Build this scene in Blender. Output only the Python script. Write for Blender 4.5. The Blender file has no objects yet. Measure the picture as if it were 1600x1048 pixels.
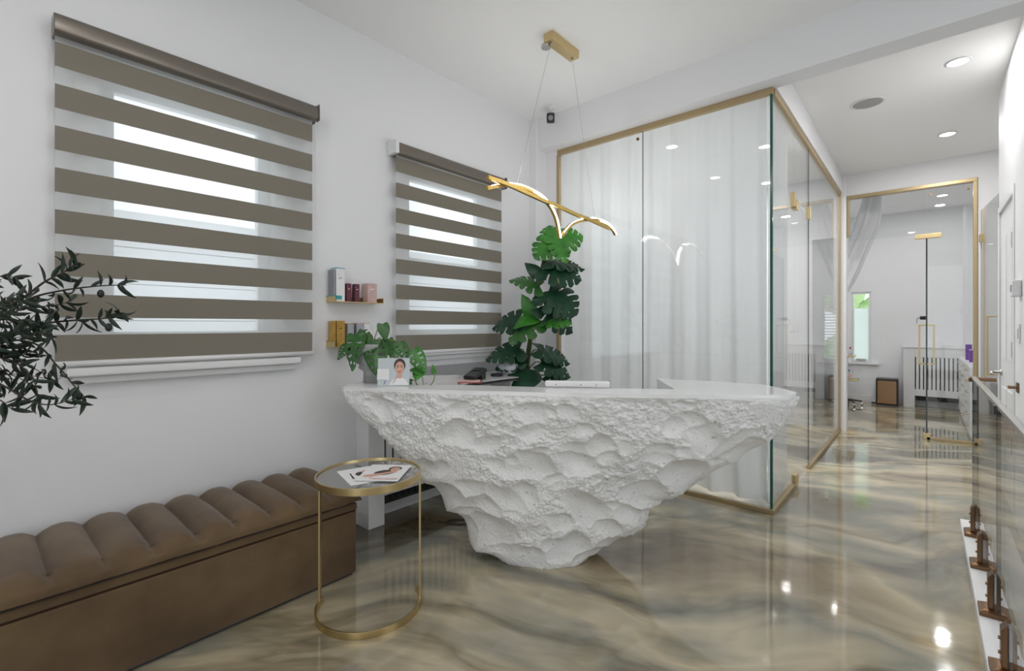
import bpy, bmesh, math, random
from mathutils import Vector, Matrix, noise
random.seed(7)
PI = math.pi
C = bpy.context.scene.collection
SC = bpy.context.scene

# ------------------------------------------------------------------ camera, world, exposure
YAW = math.radians(41.08)                     # the camera looks 41 degrees left of the +Y wall direction
cam = bpy.data.objects.new('camera', bpy.data.cameras.new('camera'))
C.objects.link(cam)
cam.location = (0, 0, 1.25)
cam.rotation_euler = (PI/2, 0, YAW)
cam.data.sensor_width = 36
cam.data.lens = 740/1600*36
cam.data.shift_y = -0.010
cam.data.clip_start = 0.02
SC.camera = cam
w = bpy.data.worlds.new('world'); SC.world = w
w.use_nodes = True
w.node_tree.nodes['Background'].inputs[0].default_value = (0.905, 0.96, 1.0, 1)
w.node_tree.nodes['Background'].inputs[1].default_value = 1.7
SC.view_settings.view_transform = 'Standard'
SC.view_settings.look = 'None'
SC.view_settings.exposure = 0.09
SC.view_settings.gamma = 1
SC.view_settings.use_curve_mapping = False
DOWN_W = 3.5                                 # watts of one downlight

# ------------------------------------------------------------------ materials
def srgb(r, g, b):
    f = lambda c: (c/255/12.92) if c/255 <= .04045 else ((c/255+.055)/1.055)**2.4
    return (f(r), f(g), f(b), 1)

def mat(name, col, rough=.5, metal=0, spec=.5, bump=None, bscale=40, var=None, vscale=8, sheen=0, coat=0, trans=0):
    m = bpy.data.materials.new(name); m.use_nodes = True
    nt = m.node_tree; b = nt.nodes['Principled BSDF']
    b.inputs['Base Color'].default_value = col
    b.inputs['Roughness'].default_value = rough
    b.inputs['Metallic'].default_value = metal
    b.inputs['Specular IOR Level'].default_value = spec
    b.inputs['Sheen Weight'].default_value = sheen
    b.inputs['Coat Weight'].default_value = coat
    tc = nt.nodes.new('ShaderNodeTexCoord')
    if bump:
        n = nt.nodes.new('ShaderNodeTexNoise'); n.inputs['Scale'].default_value = bscale; n.inputs['Detail'].default_value = 5
        nt.links.new(tc.outputs['Object'], n.inputs['Vector'])
        bp = nt.nodes.new('ShaderNodeBump'); bp.inputs['Strength'].default_value = bump; bp.inputs['Distance'].default_value = .01
        nt.links.new(n.outputs['Fac'], bp.inputs['Height']); nt.links.new(bp.outputs[0], b.inputs['Normal'])
    if var:
        n = nt.nodes.new('ShaderNodeTexNoise'); n.inputs['Scale'].default_value = vscale; n.inputs['Detail'].default_value = 4
        nt.links.new(tc.outputs['Object'], n.inputs['Vector'])
        r = nt.nodes.new('ShaderNodeValToRGB')
        r.color_ramp.elements[0].position = .3; r.color_ramp.elements[1].position = .7
        r.color_ramp.elements[0].color = col; r.color_ramp.elements[1].color = var
        nt.links.new(n.outputs['Fac'], r.inputs[0]); nt.links.new(r.outputs[0], b.inputs['Base Color'])
    return m

def emat(name, col, s):
    m = bpy.data.materials.new(name); m.use_nodes = True; nt = m.node_tree
    b = nt.nodes['Principled BSDF']; b.inputs['Base Color'].default_value = (.8, .8, .8, 1)
    b.inputs['Emission Color'].default_value = col; b.inputs['Emission Strength'].default_value = s
    return m

def glassmat(name, tint, ior=1.5, gain=1.0):
    m = bpy.data.materials.new(name); m.use_nodes = True; nt = m.node_tree; nt.nodes.remove(nt.nodes['Principled BSDF'])
    t = nt.nodes.new('ShaderNodeBsdfTransparent'); t.inputs[0].default_value = tint
    g = nt.nodes.new('ShaderNodeBsdfGlossy'); g.inputs['Roughness'].default_value = .0
    r0 = ((ior-1)/(ior+1))**2                  # Schlick reflectance, the same on the front and the back face
    ge = nt.nodes.new('ShaderNodeNewGeometry')
    dt = nt.nodes.new('ShaderNodeVectorMath'); dt.operation = 'DOT_PRODUCT'
    nt.links.new(ge.outputs['Incoming'], dt.inputs[0]); nt.links.new(ge.outputs['Normal'], dt.inputs[1])
    def mth(op, v0, v1=None):
        n = nt.nodes.new('ShaderNodeMath'); n.operation = op
        for k, v in enumerate((v0, v1)):
            if v is None: continue
            if isinstance(v, (int, float)): n.inputs[k].default_value = v
            else: nt.links.new(v, n.inputs[k])
        return n.outputs[0]
    fr = mth('ADD', mth('MULTIPLY', mth('POWER', mth('SUBTRACT', 1, mth('ABSOLUTE', dt.outputs['Value'])), 5), 1-r0), r0)
    mu = nt.nodes.new('ShaderNodeMath'); mu.operation = 'MULTIPLY'; mu.inputs[1].default_value = gain; mu.use_clamp = True
    mx = nt.nodes.new('ShaderNodeMixShader')
    nt.links.new(fr, mu.inputs[0]); nt.links.new(mu.outputs[0], mx.inputs[0])
    nt.links.new(t.outputs[0], mx.inputs[1]); nt.links.new(g.outputs[0], mx.inputs[2])
    nt.links.new(mx.outputs[0], nt.nodes['Material Output'].inputs[0])
    return m

def sheer(name, col, clear, transl=.5):
    m = bpy.data.materials.new(name); m.use_nodes = True; nt = m.node_tree; nt.nodes.remove(nt.nodes['Principled BSDF'])
    t = nt.nodes.new('ShaderNodeBsdfTransparent')
    d = nt.nodes.new('ShaderNodeBsdfDiffuse'); d.inputs[0].default_value = col
    l = nt.nodes.new('ShaderNodeBsdfTranslucent'); l.inputs[0].default_value = col
    a = nt.nodes.new('ShaderNodeMixShader'); a.inputs[0].default_value = transl
    b = nt.nodes.new('ShaderNodeMixShader'); b.inputs[0].default_value = clear
    nt.links.new(d.outputs[0], a.inputs[1]); nt.links.new(l.outputs[0], a.inputs[2])
    nt.links.new(a.outputs[0], b.inputs[1]); nt.links.new(t.outputs[0], b.inputs[2])
    nt.links.new(b.outputs[0], nt.nodes['Material Output'].inputs[0])
    return m

M = {}
M['wall'] = mat('wall paint', (.82, .82, .838, 1), .6, bump=.03, bscale=180)
M['ceil'] = mat('ceiling paint', (.90, .90, .90, 1), .7, bump=.02, bscale=150)
M['white'] = mat('white lacquer', (.80, .80, .81, 1), .35)
M['gloss'] = mat('white polished stone', (.84, .84, .84, 1), .12, var=(.80, .80, .80, 1), vscale=3)
M['brass'] = mat('brushed brass', srgb(212, 190, 142), .3, 1, bump=.02, bscale=200)
M['gold'] = mat('satin gold lamp', srgb(204, 172, 100), .35, 1)
M['frame'] = mat('antique gold frame', srgb(184, 164, 128), .4, .85)
M['bronze'] = mat('bronze', srgb(122, 94, 70), .33, 1, bump=.03, bscale=120)
M['steel'] = mat('satin steel', (.55, .54, .52, 1), .25, 1)
M['black'] = mat('black plastic', (.02, .02, .022, 1), .35)
M['dark'] = mat('dark recess', (.03, .03, .03, 1), .6)
M['glass'] = glassmat('clear glass', (.978, .986, .986, 1), 1.45, .9)
M['wglass'] = glassmat('window glass', (.97, .98, .98, 1), 1.45, .5)
M['tglass'] = glassmat('smoked table glass', (.90, .92, .93, 1), 2.2, 2.4)
M['edge'] = mat('green glass edge', srgb(20, 92, 80), .15)
M['edged'] = mat('dark glass edge', (.035, .045, .045, 1), .2)
M['velvet'] = mat('brown velvet', srgb(112, 91, 66), .75, 0, .2, bump=.12, bscale=30, var=srgb(84, 66, 47), vscale=5, sheen=.25)
M['velvetd'] = mat('brown velvet seam', srgb(60, 44, 32), .9, 0, .1)
M['band'] = mat('taupe blind cloth', srgb(132, 126, 115), .8, 0, .2, bump=.06, bscale=400)
M['cass'] = mat('taupe blind cassette', srgb(120, 113, 105), .3, .4)
M['sheer'] = sheer('sheer blind cloth', (.86, .88, .88, 1), .44, .55)
M['curtain'] = sheer('white sheer curtain', (.88, .895, .91, 1), .08, .22)
M['drape'] = sheer('white drape cloth', (.80, .80, .82, 1), .02, .25)
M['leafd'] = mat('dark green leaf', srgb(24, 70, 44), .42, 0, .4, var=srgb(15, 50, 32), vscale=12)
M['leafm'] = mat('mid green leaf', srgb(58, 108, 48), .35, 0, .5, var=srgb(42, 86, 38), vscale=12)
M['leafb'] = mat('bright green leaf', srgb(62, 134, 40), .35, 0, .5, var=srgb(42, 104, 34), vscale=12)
M['olive'] = mat('olive leaf', srgb(52, 66, 54), .5, 0, .4, var=srgb(36, 48, 40), vscale=20)
M['olivef'] = mat('olive fruit', srgb(38, 36, 38), .35)
M['bark'] = mat('bark', srgb(62, 56, 46), .8, bump=.3, bscale=60)
M['stem'] = mat('green stem', srgb(86, 100, 44), .5, var=srgb(60, 74, 36), vscale=10)
M['vine'] = mat('light vine stem', srgb(104, 130, 56), .5)
M['concrete'] = mat('grey concrete', srgb(176, 178, 176), .85, bump=.25, bscale=60, var=srgb(134, 137, 136), vscale=14)
M['paper'] = mat('white paper', (.82, .82, .83, 1), .5)
M['cream'] = mat('cream paper', srgb(226, 222, 212), .6)
M['led'] = emat('led strip', (1, .975, .95, 1), 95)  # strength raised so the upper strips brighten the ceiling
M['ledside'] = emat('led strip side', (1, .975, .95, 1), 7)
M['lamp'] = emat('downlight lens', (1, .97, .92, 1), 14)
M['skin'] = mat('printed skin tone', srgb(214, 168, 146), .5)
M['hair'] = mat('printed dark hair', srgb(62, 48, 44), .5)
M['print'] = mat('printed grey blue', srgb(196, 204, 208), .4)
M['lips'] = mat('printed rose', srgb(188, 96, 96), .5)
M['pinkp'] = mat('printed pale pink', srgb(226, 190, 186), .5)
M['maroon'] = mat('maroon card', srgb(100, 44, 62), .45)
M['rose'] = mat('rose card', srgb(212, 186, 182), .4, var=srgb(196, 160, 156), vscale=20)
M['goldbox'] = mat('gold foil card', srgb(208, 172, 92), .35, .5, var=srgb(176, 136, 62), vscale=18)
M['silver'] = mat('silver card', srgb(168, 170, 176), .4, .2)
M['grey'] = mat('grey card', srgb(140, 142, 150), .5)
M['teal'] = mat('teal print', srgb(60, 160, 170), .5)
M['purple'] = mat('purple pack', srgb(112, 62, 160), .4)
M['greycab'] = mat('pale grey laminate', srgb(160, 161, 163), .4)
M['bin'] = mat('bronze steel', srgb(150, 118, 88), .3, .6)
M['siding'] = mat('pale siding', (.62, .63, .64, 1), .8)
M['hedge'] = mat('hedge leaf', srgb(150, 188, 120), .7, var=srgb(196, 220, 168), vscale=6)
M['bag'] = mat('clear plastic bag', srgb(210, 212, 218), .25, var=srgb(186, 188, 196), vscale=25)
M['frost'] = sheer('frosted film', (.9, .94, .94, 1), .1, .7)

FLOOR_SHIFT = (-2.1, 5.2, 0)
def floor_material():
    m = bpy.data.materials.new('poured epoxy marble'); m.use_nodes = True; nt = m.node_tree; N = nt.nodes; L = nt.links
    b = N['Principled BSDF']
    g = N.new('ShaderNodeNewGeometry')
    mp = N.new('ShaderNodeMapping'); mp.inputs['Rotation'].default_value = (0, 0, math.radians(-33)); mp.inputs['Location'].default_value = FLOOR_SHIFT
    L.new(g.outputs['Position'], mp.inputs['Vector'])
    def nz(src, scale, detail, rough=.5):
        n = N.new('ShaderNodeTexNoise'); n.inputs['Scale'].default_value = scale; n.inputs['Detail'].default_value = detail
        n.inputs['Roughness'].default_value = rough; L.new(src, n.inputs['Vector']); return n
    def warp(src, scale, amt, det=1.5):
        n = nz(src, scale, det)
        s = N.new('ShaderNodeVectorMath'); s.operation = 'SUBTRACT'; s.inputs[1].default_value = (.5, .5, .5); L.new(n.outputs['Color'], s.inputs[0])
        k = N.new('ShaderNodeVectorMath'); k.operation = 'SCALE'; k.inputs['Scale'].default_value = amt; L.new(s.outputs[0], k.inputs[0])
        a = N.new('ShaderNodeVectorMath'); a.operation = 'ADD'; L.new(src, a.inputs[0]); L.new(k.outputs[0], a.inputs[1]); return a.outputs[0]
    v = warp(mp.outputs[0], .42, 1.9)
    v = warp(v, 1.1, .42, 2)
    st = N.new('ShaderNodeMapping'); st.inputs['Scale'].default_value = (.38, 1.05, 1); L.new(v, st.inputs['Vector'])
    n1 = nz(st.outputs[0], .80, 5.5, .50)
    r1 = N.new('ShaderNodeValToRGB'); cr = r1.color_ramp
    stops = [(.31, srgb(74, 62, 47)), (.395, srgb(112, 100, 79)), (.44, srgb(130, 128, 113)), (.485, srgb(190, 177, 149)), (.53, srgb(138, 136, 121)), (.58, srgb(200, 187, 157)), (.65, srgb(150, 133, 105)), (.74, srgb(86, 74, 58))]
    while len(cr.elements) < len(stops): cr.elements.new(.5)
    for e, (p, c) in zip(cr.elements, stops): e.position = p; e.color = c
    L.new(n1.outputs['Fac'], r1.inputs[0])
    st2 = N.new('ShaderNodeMapping'); st2.inputs['Scale'].default_value = (.32, 1.15, 1); st2.inputs['Location'].default_value = (4.1, 2.2, 0); L.new(v, st2.inputs['Vector'])
    n2 = nz(st2.outputs[0], 1.5, 5, .55)
    r2 = N.new('ShaderNodeValToRGB'); r2.color_ramp.elements[0].position = .42; r2.color_ramp.elements[1].position = .56
    e = r2.color_ramp.elements.new(.475); r2.color_ramp.elements[0].color = (1, 1, 1, 1); e.color = (.44, .42, .38, 1); r2.color_ramp.elements[-1].color = (1, 1, 1, 1)
    L.new(n2.outputs['Fac'], r2.inputs[0])
    mx = N.new('ShaderNodeMix'); mx.data_type = 'RGBA'; mx.blend_type = 'MULTIPLY'; mx.inputs['Factor'].default_value = .8
    L.new(r1.outputs[0], mx.inputs[6]); L.new(r2.outputs[0], mx.inputs[7])
    L.new(mx.outputs[2], b.inputs['Base Color'])
    b.inputs['Roughness'].default_value = .06
    b.inputs['Specular IOR Level'].default_value = 1.0
    b.inputs['IOR'].default_value = 1.62
    bn = nz(g.outputs['Position'], 9, 3)
    bp = N.new('ShaderNodeBump'); bp.inputs['Strength'].default_value = .035; bp.inputs['Distance'].default_value = .01
    L.new(bn.outputs['Fac'], bp.inputs['Height']); L.new(bp.outputs[0], b.inputs['Normal'])
    return m
M['floor'] = floor_material()

def stone_material():
    m = mat('white plaster stone', (.82, .815, .81, 1), .8, 0, .3)
    nt = m.node_tree; N = nt.nodes; L = nt.links; b = N['Principled BSDF']; tc = N.new('ShaderNodeTexCoord')
    n = N.new('ShaderNodeTexNoise'); n.inputs['Scale'].default_value = 75; n.inputs['Detail'].default_value = 6; n.inputs['Roughness'].default_value = .65
    L.new(tc.outputs['Object'], n.inputs['Vector'])
    bp = N.new('ShaderNodeBump'); bp.inputs['Strength'].default_value = .45; bp.inputs['Distance'].default_value = .008
    L.new(n.outputs['Fac'], bp.inputs['Height']); L.new(bp.outputs[0], b.inputs['Normal'])
    n2 = N.new('ShaderNodeTexNoise'); n2.inputs['Scale'].default_value = 55; n2.inputs['Detail'].default_value = 3
    L.new(tc.outputs['Object'], n2.inputs['Vector'])
    r = N.new('ShaderNodeValToRGB'); r.color_ramp.elements[0].position = .27; r.color_ramp.elements[1].position = .34
    r.color_ramp.elements[0].color = (.45, .43, .41, 1); r.color_ramp.elements[1].color = (.82, .815, .81, 1)
    L.new(n2.outputs['Fac'], r.inputs[0]); L.new(r.outputs[0], b.inputs['Base Color'])
    return m
M['stone'] = stone_material()

# ------------------------------------------------------------------ helpers
def root_loc(o):
    v = Vector((0, 0, 0))
    while o is not None:
        v += o.location; o = o.parent
    return v

def obj(name, bm, m, parent=None, smooth=False, bevel=0, local=False, solid=0, seg=2):
    if parent is not None and not local:
        bmesh.ops.translate(bm, verts=bm.verts, vec=-root_loc(parent))
    me = bpy.data.meshes.new(name)
    bmesh.ops.recalc_face_normals(bm, faces=bm.faces)
    bm.to_mesh(me); bm.free()
    for k in (m if isinstance(m, (list, tuple)) else [m]): me.materials.append(k)
    if smooth:
        for p in me.polygons: p.use_smooth = True
    o = bpy.data.objects.new(name, me); C.objects.link(o)
    if parent is not None: o.parent = parent
    if solid:
        s = o.modifiers.new('solid', 'SOLIDIFY'); s.thickness = solid; s.offset = 0
    if bevel:
        b = o.modifiers.new('bevel', 'BEVEL'); b.width = bevel; b.segments = seg; b.limit_method = 'ANGLE'; b.angle_limit = .7
        for p in me.polygons: p.use_smooth = True
        wn = o.modifiers.new('wn', 'WEIGHTED_NORMAL'); wn.keep_sharp = False
    return o

def tag(o, label=None, cat=None, group=None, kind=None):
    if label: o['label'] = label
    if cat: o['category'] = cat
    if group: o['group'] = group
    if kind: o['kind'] = kind
    return o

def thing(name, label, cat, loc=(0, 0, 0), rotz=0, group=None):
    o = bpy.data.objects.new(name, None); C.objects.link(o)
    o.empty_display_size = .05
    o.location = loc; o.rotation_euler = (0, 0, rotz)
    return tag(o, label, cat, group)

def struct(name, bm, m, parent=None, **k):
    o = obj(name, bm, m, parent, **k)
    if parent is None: o['kind'] = 'structure'
    return o

def B(*boxes):
    bm = bmesh.new()
    for b in boxes: addbox(bm, *b)
    return bm

def addbox(bm, x0, x1, y0, y1, z0, z1, mi=0):
    v = [bm.verts.new(p) for p in ((x0, y0, z0), (x1, y0, z0), (x1, y1, z0), (x0, y1, z0), (x0, y0, z1), (x1, y0, z1), (x1, y1, z1), (x0, y1, z1))]
    for f in ((0, 3, 2, 1), (4, 5, 6, 7), (0, 1, 5, 4), (1, 2, 6, 5), (2, 3, 7, 6), (3, 0, 4, 7)):
        bm.faces.new([v[i] for i in f]).material_index = mi

def frames(pts, up):
    pts = [Vector(p) for p in pts]; out = []
    for i, p in enumerate(pts):
        t = (pts[min(i+1, len(pts)-1)] - pts[max(i-1, 0)]).normalized()
        u = Vector(up) if not callable(up) else up(i)
        s = t.cross(u)
        if s.length < 1e-4: s = t.cross(Vector((.3, 1, .2)))
        s.normalize(); n = s.cross(t).normalized()
        out.append((p, t, s, n))
    return out

def addtube(bm, pts, r, seg=8, up=(0, 0, 1), cap=True):
    rings = []
    fr = frames(pts, up); n_ = len(fr)
    for i, (p, t, s, n) in enumerate(fr):
        ri = r(i/(n_-1)) if callable(r) else r
        rings.append([bm.verts.new(p + (s*math.cos(a*2*PI/seg) + n*math.sin(a*2*PI/seg))*ri) for a in range(seg)])
    for a, b in zip(rings, rings[1:]):
        for k in range(seg): bm.faces.new((a[k], a[(k+1) % seg], b[(k+1) % seg], b[k]))
    if cap: bm.faces.new(rings[0][::-1]); bm.faces.new(rings[-1])

def addsweep(bm, pts, wd, ht, up=(0, 0, 1), cap=True, closed=False, off=(0, 0)):
    rings = []
    P = [Vector(p) for p in pts]; n_ = len(P)
    fr = frames(P, up)
    if closed:
        fr = []
        for i, p in enumerate(P):
            t = (P[(i+1) % n_] - P[i-1]).normalized(); s = t.cross(Vector(up)).normalized(); fr.append((p, t, s, s.cross(t).normalized()))
    for p, t, s, n in fr:
        rings.append([bm.verts.new(p + s*(off[0]+a*wd/2) + n*(off[1]+b*ht/2)) for a, b in ((-1, -1), (1, -1), (1, 1), (-1, 1))])
    prs = list(zip(rings, rings[1:])) + ([(rings[-1], rings[0])] if closed else [])
    for a, b in prs:
        for k in range(4): bm.faces.new((a[k], a[(k+1) % 4], b[(k+1) % 4], b[k]))
    if cap and not closed: bm.faces.new(rings[0][::-1]); bm.faces.new(rings[-1])

def addlathe(bm, prof, c=(0, 0, 0), seg=32, cap=True):
    rings = []
    for r, z in prof:
        rings.append([bm.verts.new((c[0]+r*math.cos(2*PI*k/seg), c[1]+r*math.sin(2*PI*k/seg), c[2]+z)) for k in range(seg)])
    for a, b in zip(rings, rings[1:]):
        for k in range(seg): bm.faces.new((a[k], a[(k+1) % seg], b[(k+1) % seg], b[k]))
    if cap: bm.faces.new(rings[0][::-1]); bm.faces.new(rings[-1])

def addprism(bm, poly, z0, z1, mi=0):
    a = [bm.verts.new((x, y, z0)) for x, y in poly]; b = [bm.verts.new((x, y, z1)) for x, y in poly]; n = len(poly)
    fs = [bm.faces.new(a[::-1]), bm.faces.new(b)] + [bm.faces.new((a[i], a[(i+1) % n], b[(i+1) % n], b[i])) for i in range(n)]
    for f in fs: f.material_index = mi

def addslab(bm, poly, o, u, v, th=.001):
    """flat polygon given in (u, v) coordinates at origin o, with a little thickness"""
    o, u, v = Vector(o), Vector(u), Vector(v); n = u.cross(v).normalized()*th
    a = [bm.verts.new(o+u*x+v*y) for x, y in poly]; b = [bm.verts.new(p.co+n) for p in a]; k = len(poly)
    bm.faces.new(a[::-1]); bm.faces.new(b)
    for i in range(k): bm.faces.new((a[i], a[(i+1) % k], b[(i+1) % k], b[i]))

def sph(bm, c, r, sc=(1, 1, 1), sub=2):
    g = bmesh.ops.create_icosphere(bm, subdivisions=sub, radius=r)
    for v in g['verts']: v.co = Vector(c) + Vector((v.co.x*sc[0], v.co.y*sc[1], v.co.z*sc[2]))

def bez(pts, n=24):
    """smooth curve through points (Catmull-Rom)"""
    P = [Vector(p) for p in pts]; P = [P[0]*2-P[1]] + P + [P[-1]*2-P[-2]]; out = []
    segs = len(P)-3
    for i in range(segs):
        for k in range(n//segs):
            t = k/(n//segs); a, b, c, d = P[i:i+4]
            out.append(.5*((2*b)+(c-a)*t+(2*a-5*b+4*c-d)*t*t+(3*b-a-3*c+d)*t**3))
    out.append(P[-2]); return out

RT = Vector((math.cos(YAW), math.sin(YAW), 0)); FW = Vector((-math.sin(YAW), math.cos(YAW), 0))
def at(a, d, z):
    """a point in the diagonal frame the desk is set in: a along the desk, d across it"""
    return RT*a + FW*d + Vector((0, 0, z))

# ------------------------------------------------------------------ the room
XL = -2.70; YG = 3.49; XB = -.77; YP = 6.85; YB = 9.70; ZC = 3.10; ZH = 3.03; ZG = 2.81
struct('floor', B((-2.85, 1.65, -2.4, 9.85, -.1, 0)), M['floor'])
struct('ceiling', B((-2.85, 1.65, -2.4, YG, ZC, ZC+.1), (-2.85, 1.65, YG, 9.85, ZH, ZC+.1)), M['ceil'])
# left wall: two windows, plus two unseen openings added for daylight farther back
W1 = (.37, 1.10, 1.16, 2.36); W2 = (1.99, 2.78, 1.16, 2.34)
t = .14
bl = bmesh.new()
for y0, y1, z0, z1 in ((-2.4, W1[0], 0, ZC), (W1[1], W2[0], 0, ZC), (W2[1], 4.4, 0, ZC), (6.2, 7.3, 0, ZC), (9.3, 9.85, 0, ZC), (4.4, 6.2, 0, .9), (4.4, 6.2, 2.5, ZC), (7.3, 9.3, 0, .9), (7.3, 9.3, 2.5, ZC), (W1[0], W1[1], 0, W1[2]), (W1[0], W1[1], W1[3], ZC), (W2[0], W2[1], 0, W2[2]), (W2[0], W2[1], W2[3], ZC)):
    addbox(bl, XL-t, XL, y0, y1, z0, z1)
struct('wall_left', bl, M['wall'])
# back wall of the far room with two narrow windows
V1 = (-.93, -.66, .64, 1.80); V2 = (-1.34, -1.06, .64, 1.80)
bb = bmesh.new()
for x0, x1, z0, z1 in ((-2.84, V2[0], 0, ZH), (V2[1], V1[0], 0, ZH), (V1[1], 1.65, 0, ZH), (V2[0], V2[1], 0, V2[2]), (V2[0], V2[1], V2[3], ZH), (V1[0], V1[1], 0, V1[2]), (V1[0], V1[1], V1[3], ZH)):
    addbox(bb, x0, x1, YB, YB+.14, z0, z1)
struct('wall_back', bb, M['wall'])
# right side: short wall with the door, its return, far wall, stairwell wall
struct('wall_right', B((.43, .50, 3.95, 4.40, 0, ZH), (.43, .50, 5.16, 5.22, 0, ZH), (.43, .50, 4.40, 5.16, 2.10, ZH), (.50, 1.65, 3.95, 4.05, 0, ZH), (.50, 1.65, 5.12, 5.22, 0, ZH), (1.55, 1.65, -2.4, 3.95, 0, .5), (1.55, 1.65, -2.4, 3.95, 2.6, ZC), (1.55, 1.65, -2.4, 1.0, .5, 2.6), (1.55, 1.65, 2.6, 3.95, .5, 2.6), (1.1, 1.2, 5.22, YB, 0, ZH)), M['wall'])  # unseen opening in the stairwell wall added for side daylight
# header beam over the front of the glass room, header over its side, wall round the far partition
struct('wall_header', B((XL, 1.55, 3.36, YG+.03, ZG+.012, ZC+.02), (XB-.05, XB+.03, YG+.03, YP, ZG+.012, ZH+.02)), M['wall'])
struct('wall_partition', B((-.70, .415, YP, YP+.1, 2.775, ZH), (.415, 1.1, YP, YP+.1, 0, ZH), (XB-.03, -.70, YP-.06, YP+.1, 0, ZH), (XL, -1.05, YP, YP+.1, 0, ZH), (-1.05, -.80, YP, YP+.1, 2.3, ZH)), M['wall'])
# corner chase and shop front behind
struct('trim_corner', B((XL, -2.62, 3.33, YG, 0, ZC+.01), (XL, -2.49, YG-.01, YG+.06, 0, ZG+.02)), M['wall'])
struct('wall_front', B((XL, 1.55, -2.4, -2.3, 2.75, ZC), (XL, 1.55, -2.4, -2.3, 0, .12), (XL, -1.7, -2.4, -2.3, 0, ZC), (1.2, 1.55, -2.4, -2.3, 0, ZC), (-1.7, -.45, -2.4, -2.3, .12, 2.75)), M['wall'])  # unseen shop front; its left part closed to keep daylight off the left wall
struct('baseboard_back', B((-2.6, -.26, YB-.015, YB, 0, .10)), M['white'])
# outside: pale house wall beyond the left windows, a hedge beyond the far ones
bo = bmesh.new()
for k in range(24): addbox(bo, -6.0-.012*(k % 2), -5.9, -6, 9, -.5+.12*k, -.5+.12*(k+1)-.008)
addbox(bo, -6.3, -5.98, -6, 9, -.6, 2.30)
tag(obj('neighbouring_house', bo, M['siding']), 'pale clapboard house wall outside, seen dimly through the sheer blinds', 'house')
bh = bmesh.new()
for k in range(60): sph(bh, (random.uniform(-4.4, -.6), YB+1.6+random.uniform(-.2, .2), random.uniform(.2, 2.6)), random.uniform(.2, .4), sub=1)
for v in bh.verts: v.co += Vector(noise.noise_vector(v.co*5))*.08
tag(obj('hedge', bh, M['hedge']), 'leafy green hedge outside the narrow far windows', 'hedge')

# windows in the left wall
for i, (y0, y1, z0, z1) in enumerate((W1, W2)):
    f = bmesh.new()
    for a in ((XL-.10, XL-.05, y0, y0+.06, z0, z1), (XL-.10, XL-.05, y1-.06, y1, z0, z1), (XL-.10, XL-.05, y0+.06, y1-.06, z0, z0+.06), (XL-.10, XL-.05, y0+.06, y1-.06, z1-.06, z1),
              (XL-.11, XL-.045, y0+.06, y1-.06, z0+.50, z0+.57)): addbox(f, *a)
    for a in ((XL, XL+.014, y0-.08, y0, z0-.03, z1+.08), (XL, XL+.014, y1, y1+.08, z0-.03, z1+.08), (XL, XL+.014, y0, y1, z1, z1+.08)): addbox(f, *a)
    wf = struct('window_%d' % (i+1), f, M['white'], bevel=.004)
    obj('pane', B((XL-.08, XL-.074, y0+.06, y1-.06, z0+.06, z1-.06)), M['wglass'], wf)
    s = bmesh.new(); addbox(s, XL, XL+.060, y0-.11, y1+.13, 1.035, 1.075); addbox(s, XL, XL+.030, y0-.09, y1+.11, 1.00, 1.035)
    obj('window_sill', s, M['white'], wf, bevel=.008)
for i, (x0, x1, z0, z1) in enumerate((V1, V2)):
    f = bmesh.new(); e = .035
    for a in ((x0, x0+e, YB+.02, YB+.07, z0, z1), (x1-e, x1, YB+.02, YB+.07, z0, z1), (x0+e, x1-e, YB+.02, YB+.07, z0, z0+e), (x0+e, x1-e, YB+.02, YB+.07, z1-e, z1)): addbox(f, *a)
    wf = struct('window_%d' % (i+3), f, M['white'])
    obj('pane', B((x0+e, x1-e, YB+.044, YB+.048, z0+e, z1-e)), M['wglass'], wf)
    obj('window_sill', B((x0-.06, x1+.1, YB-.05, YB+.02, z0-.035, z0)), M['white'], wf, bevel=.004)
    if i == 0:
        obj('frosted_film', B((x0+e, x1-e, YB+.036, YB+.039, z0+e, z1-.27)), M['frost'], wf)
        obj('window_latch', B((x0+.07, x0+.2, YB+.0, YB+.02, z0+e, z0+e+.02)), M['steel'], wf)
    else:
        s = bmesh.new()
        for k in range(22):
            z = z0+.05+k*.049
            v = [s.verts.new(p) for p in ((x0+.01, YB-.01, z), (x1-.01, YB-.01, z), (x1-.01, YB+.015, z+.02), (x0+.01, YB+.015, z+.02))]; s.faces.new(v)
        tag(obj('venetian_blind', s, M['white'], solid=.002), 'white slatted venetian blind in the far narrow window beside the pillar', 'blind')

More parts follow.
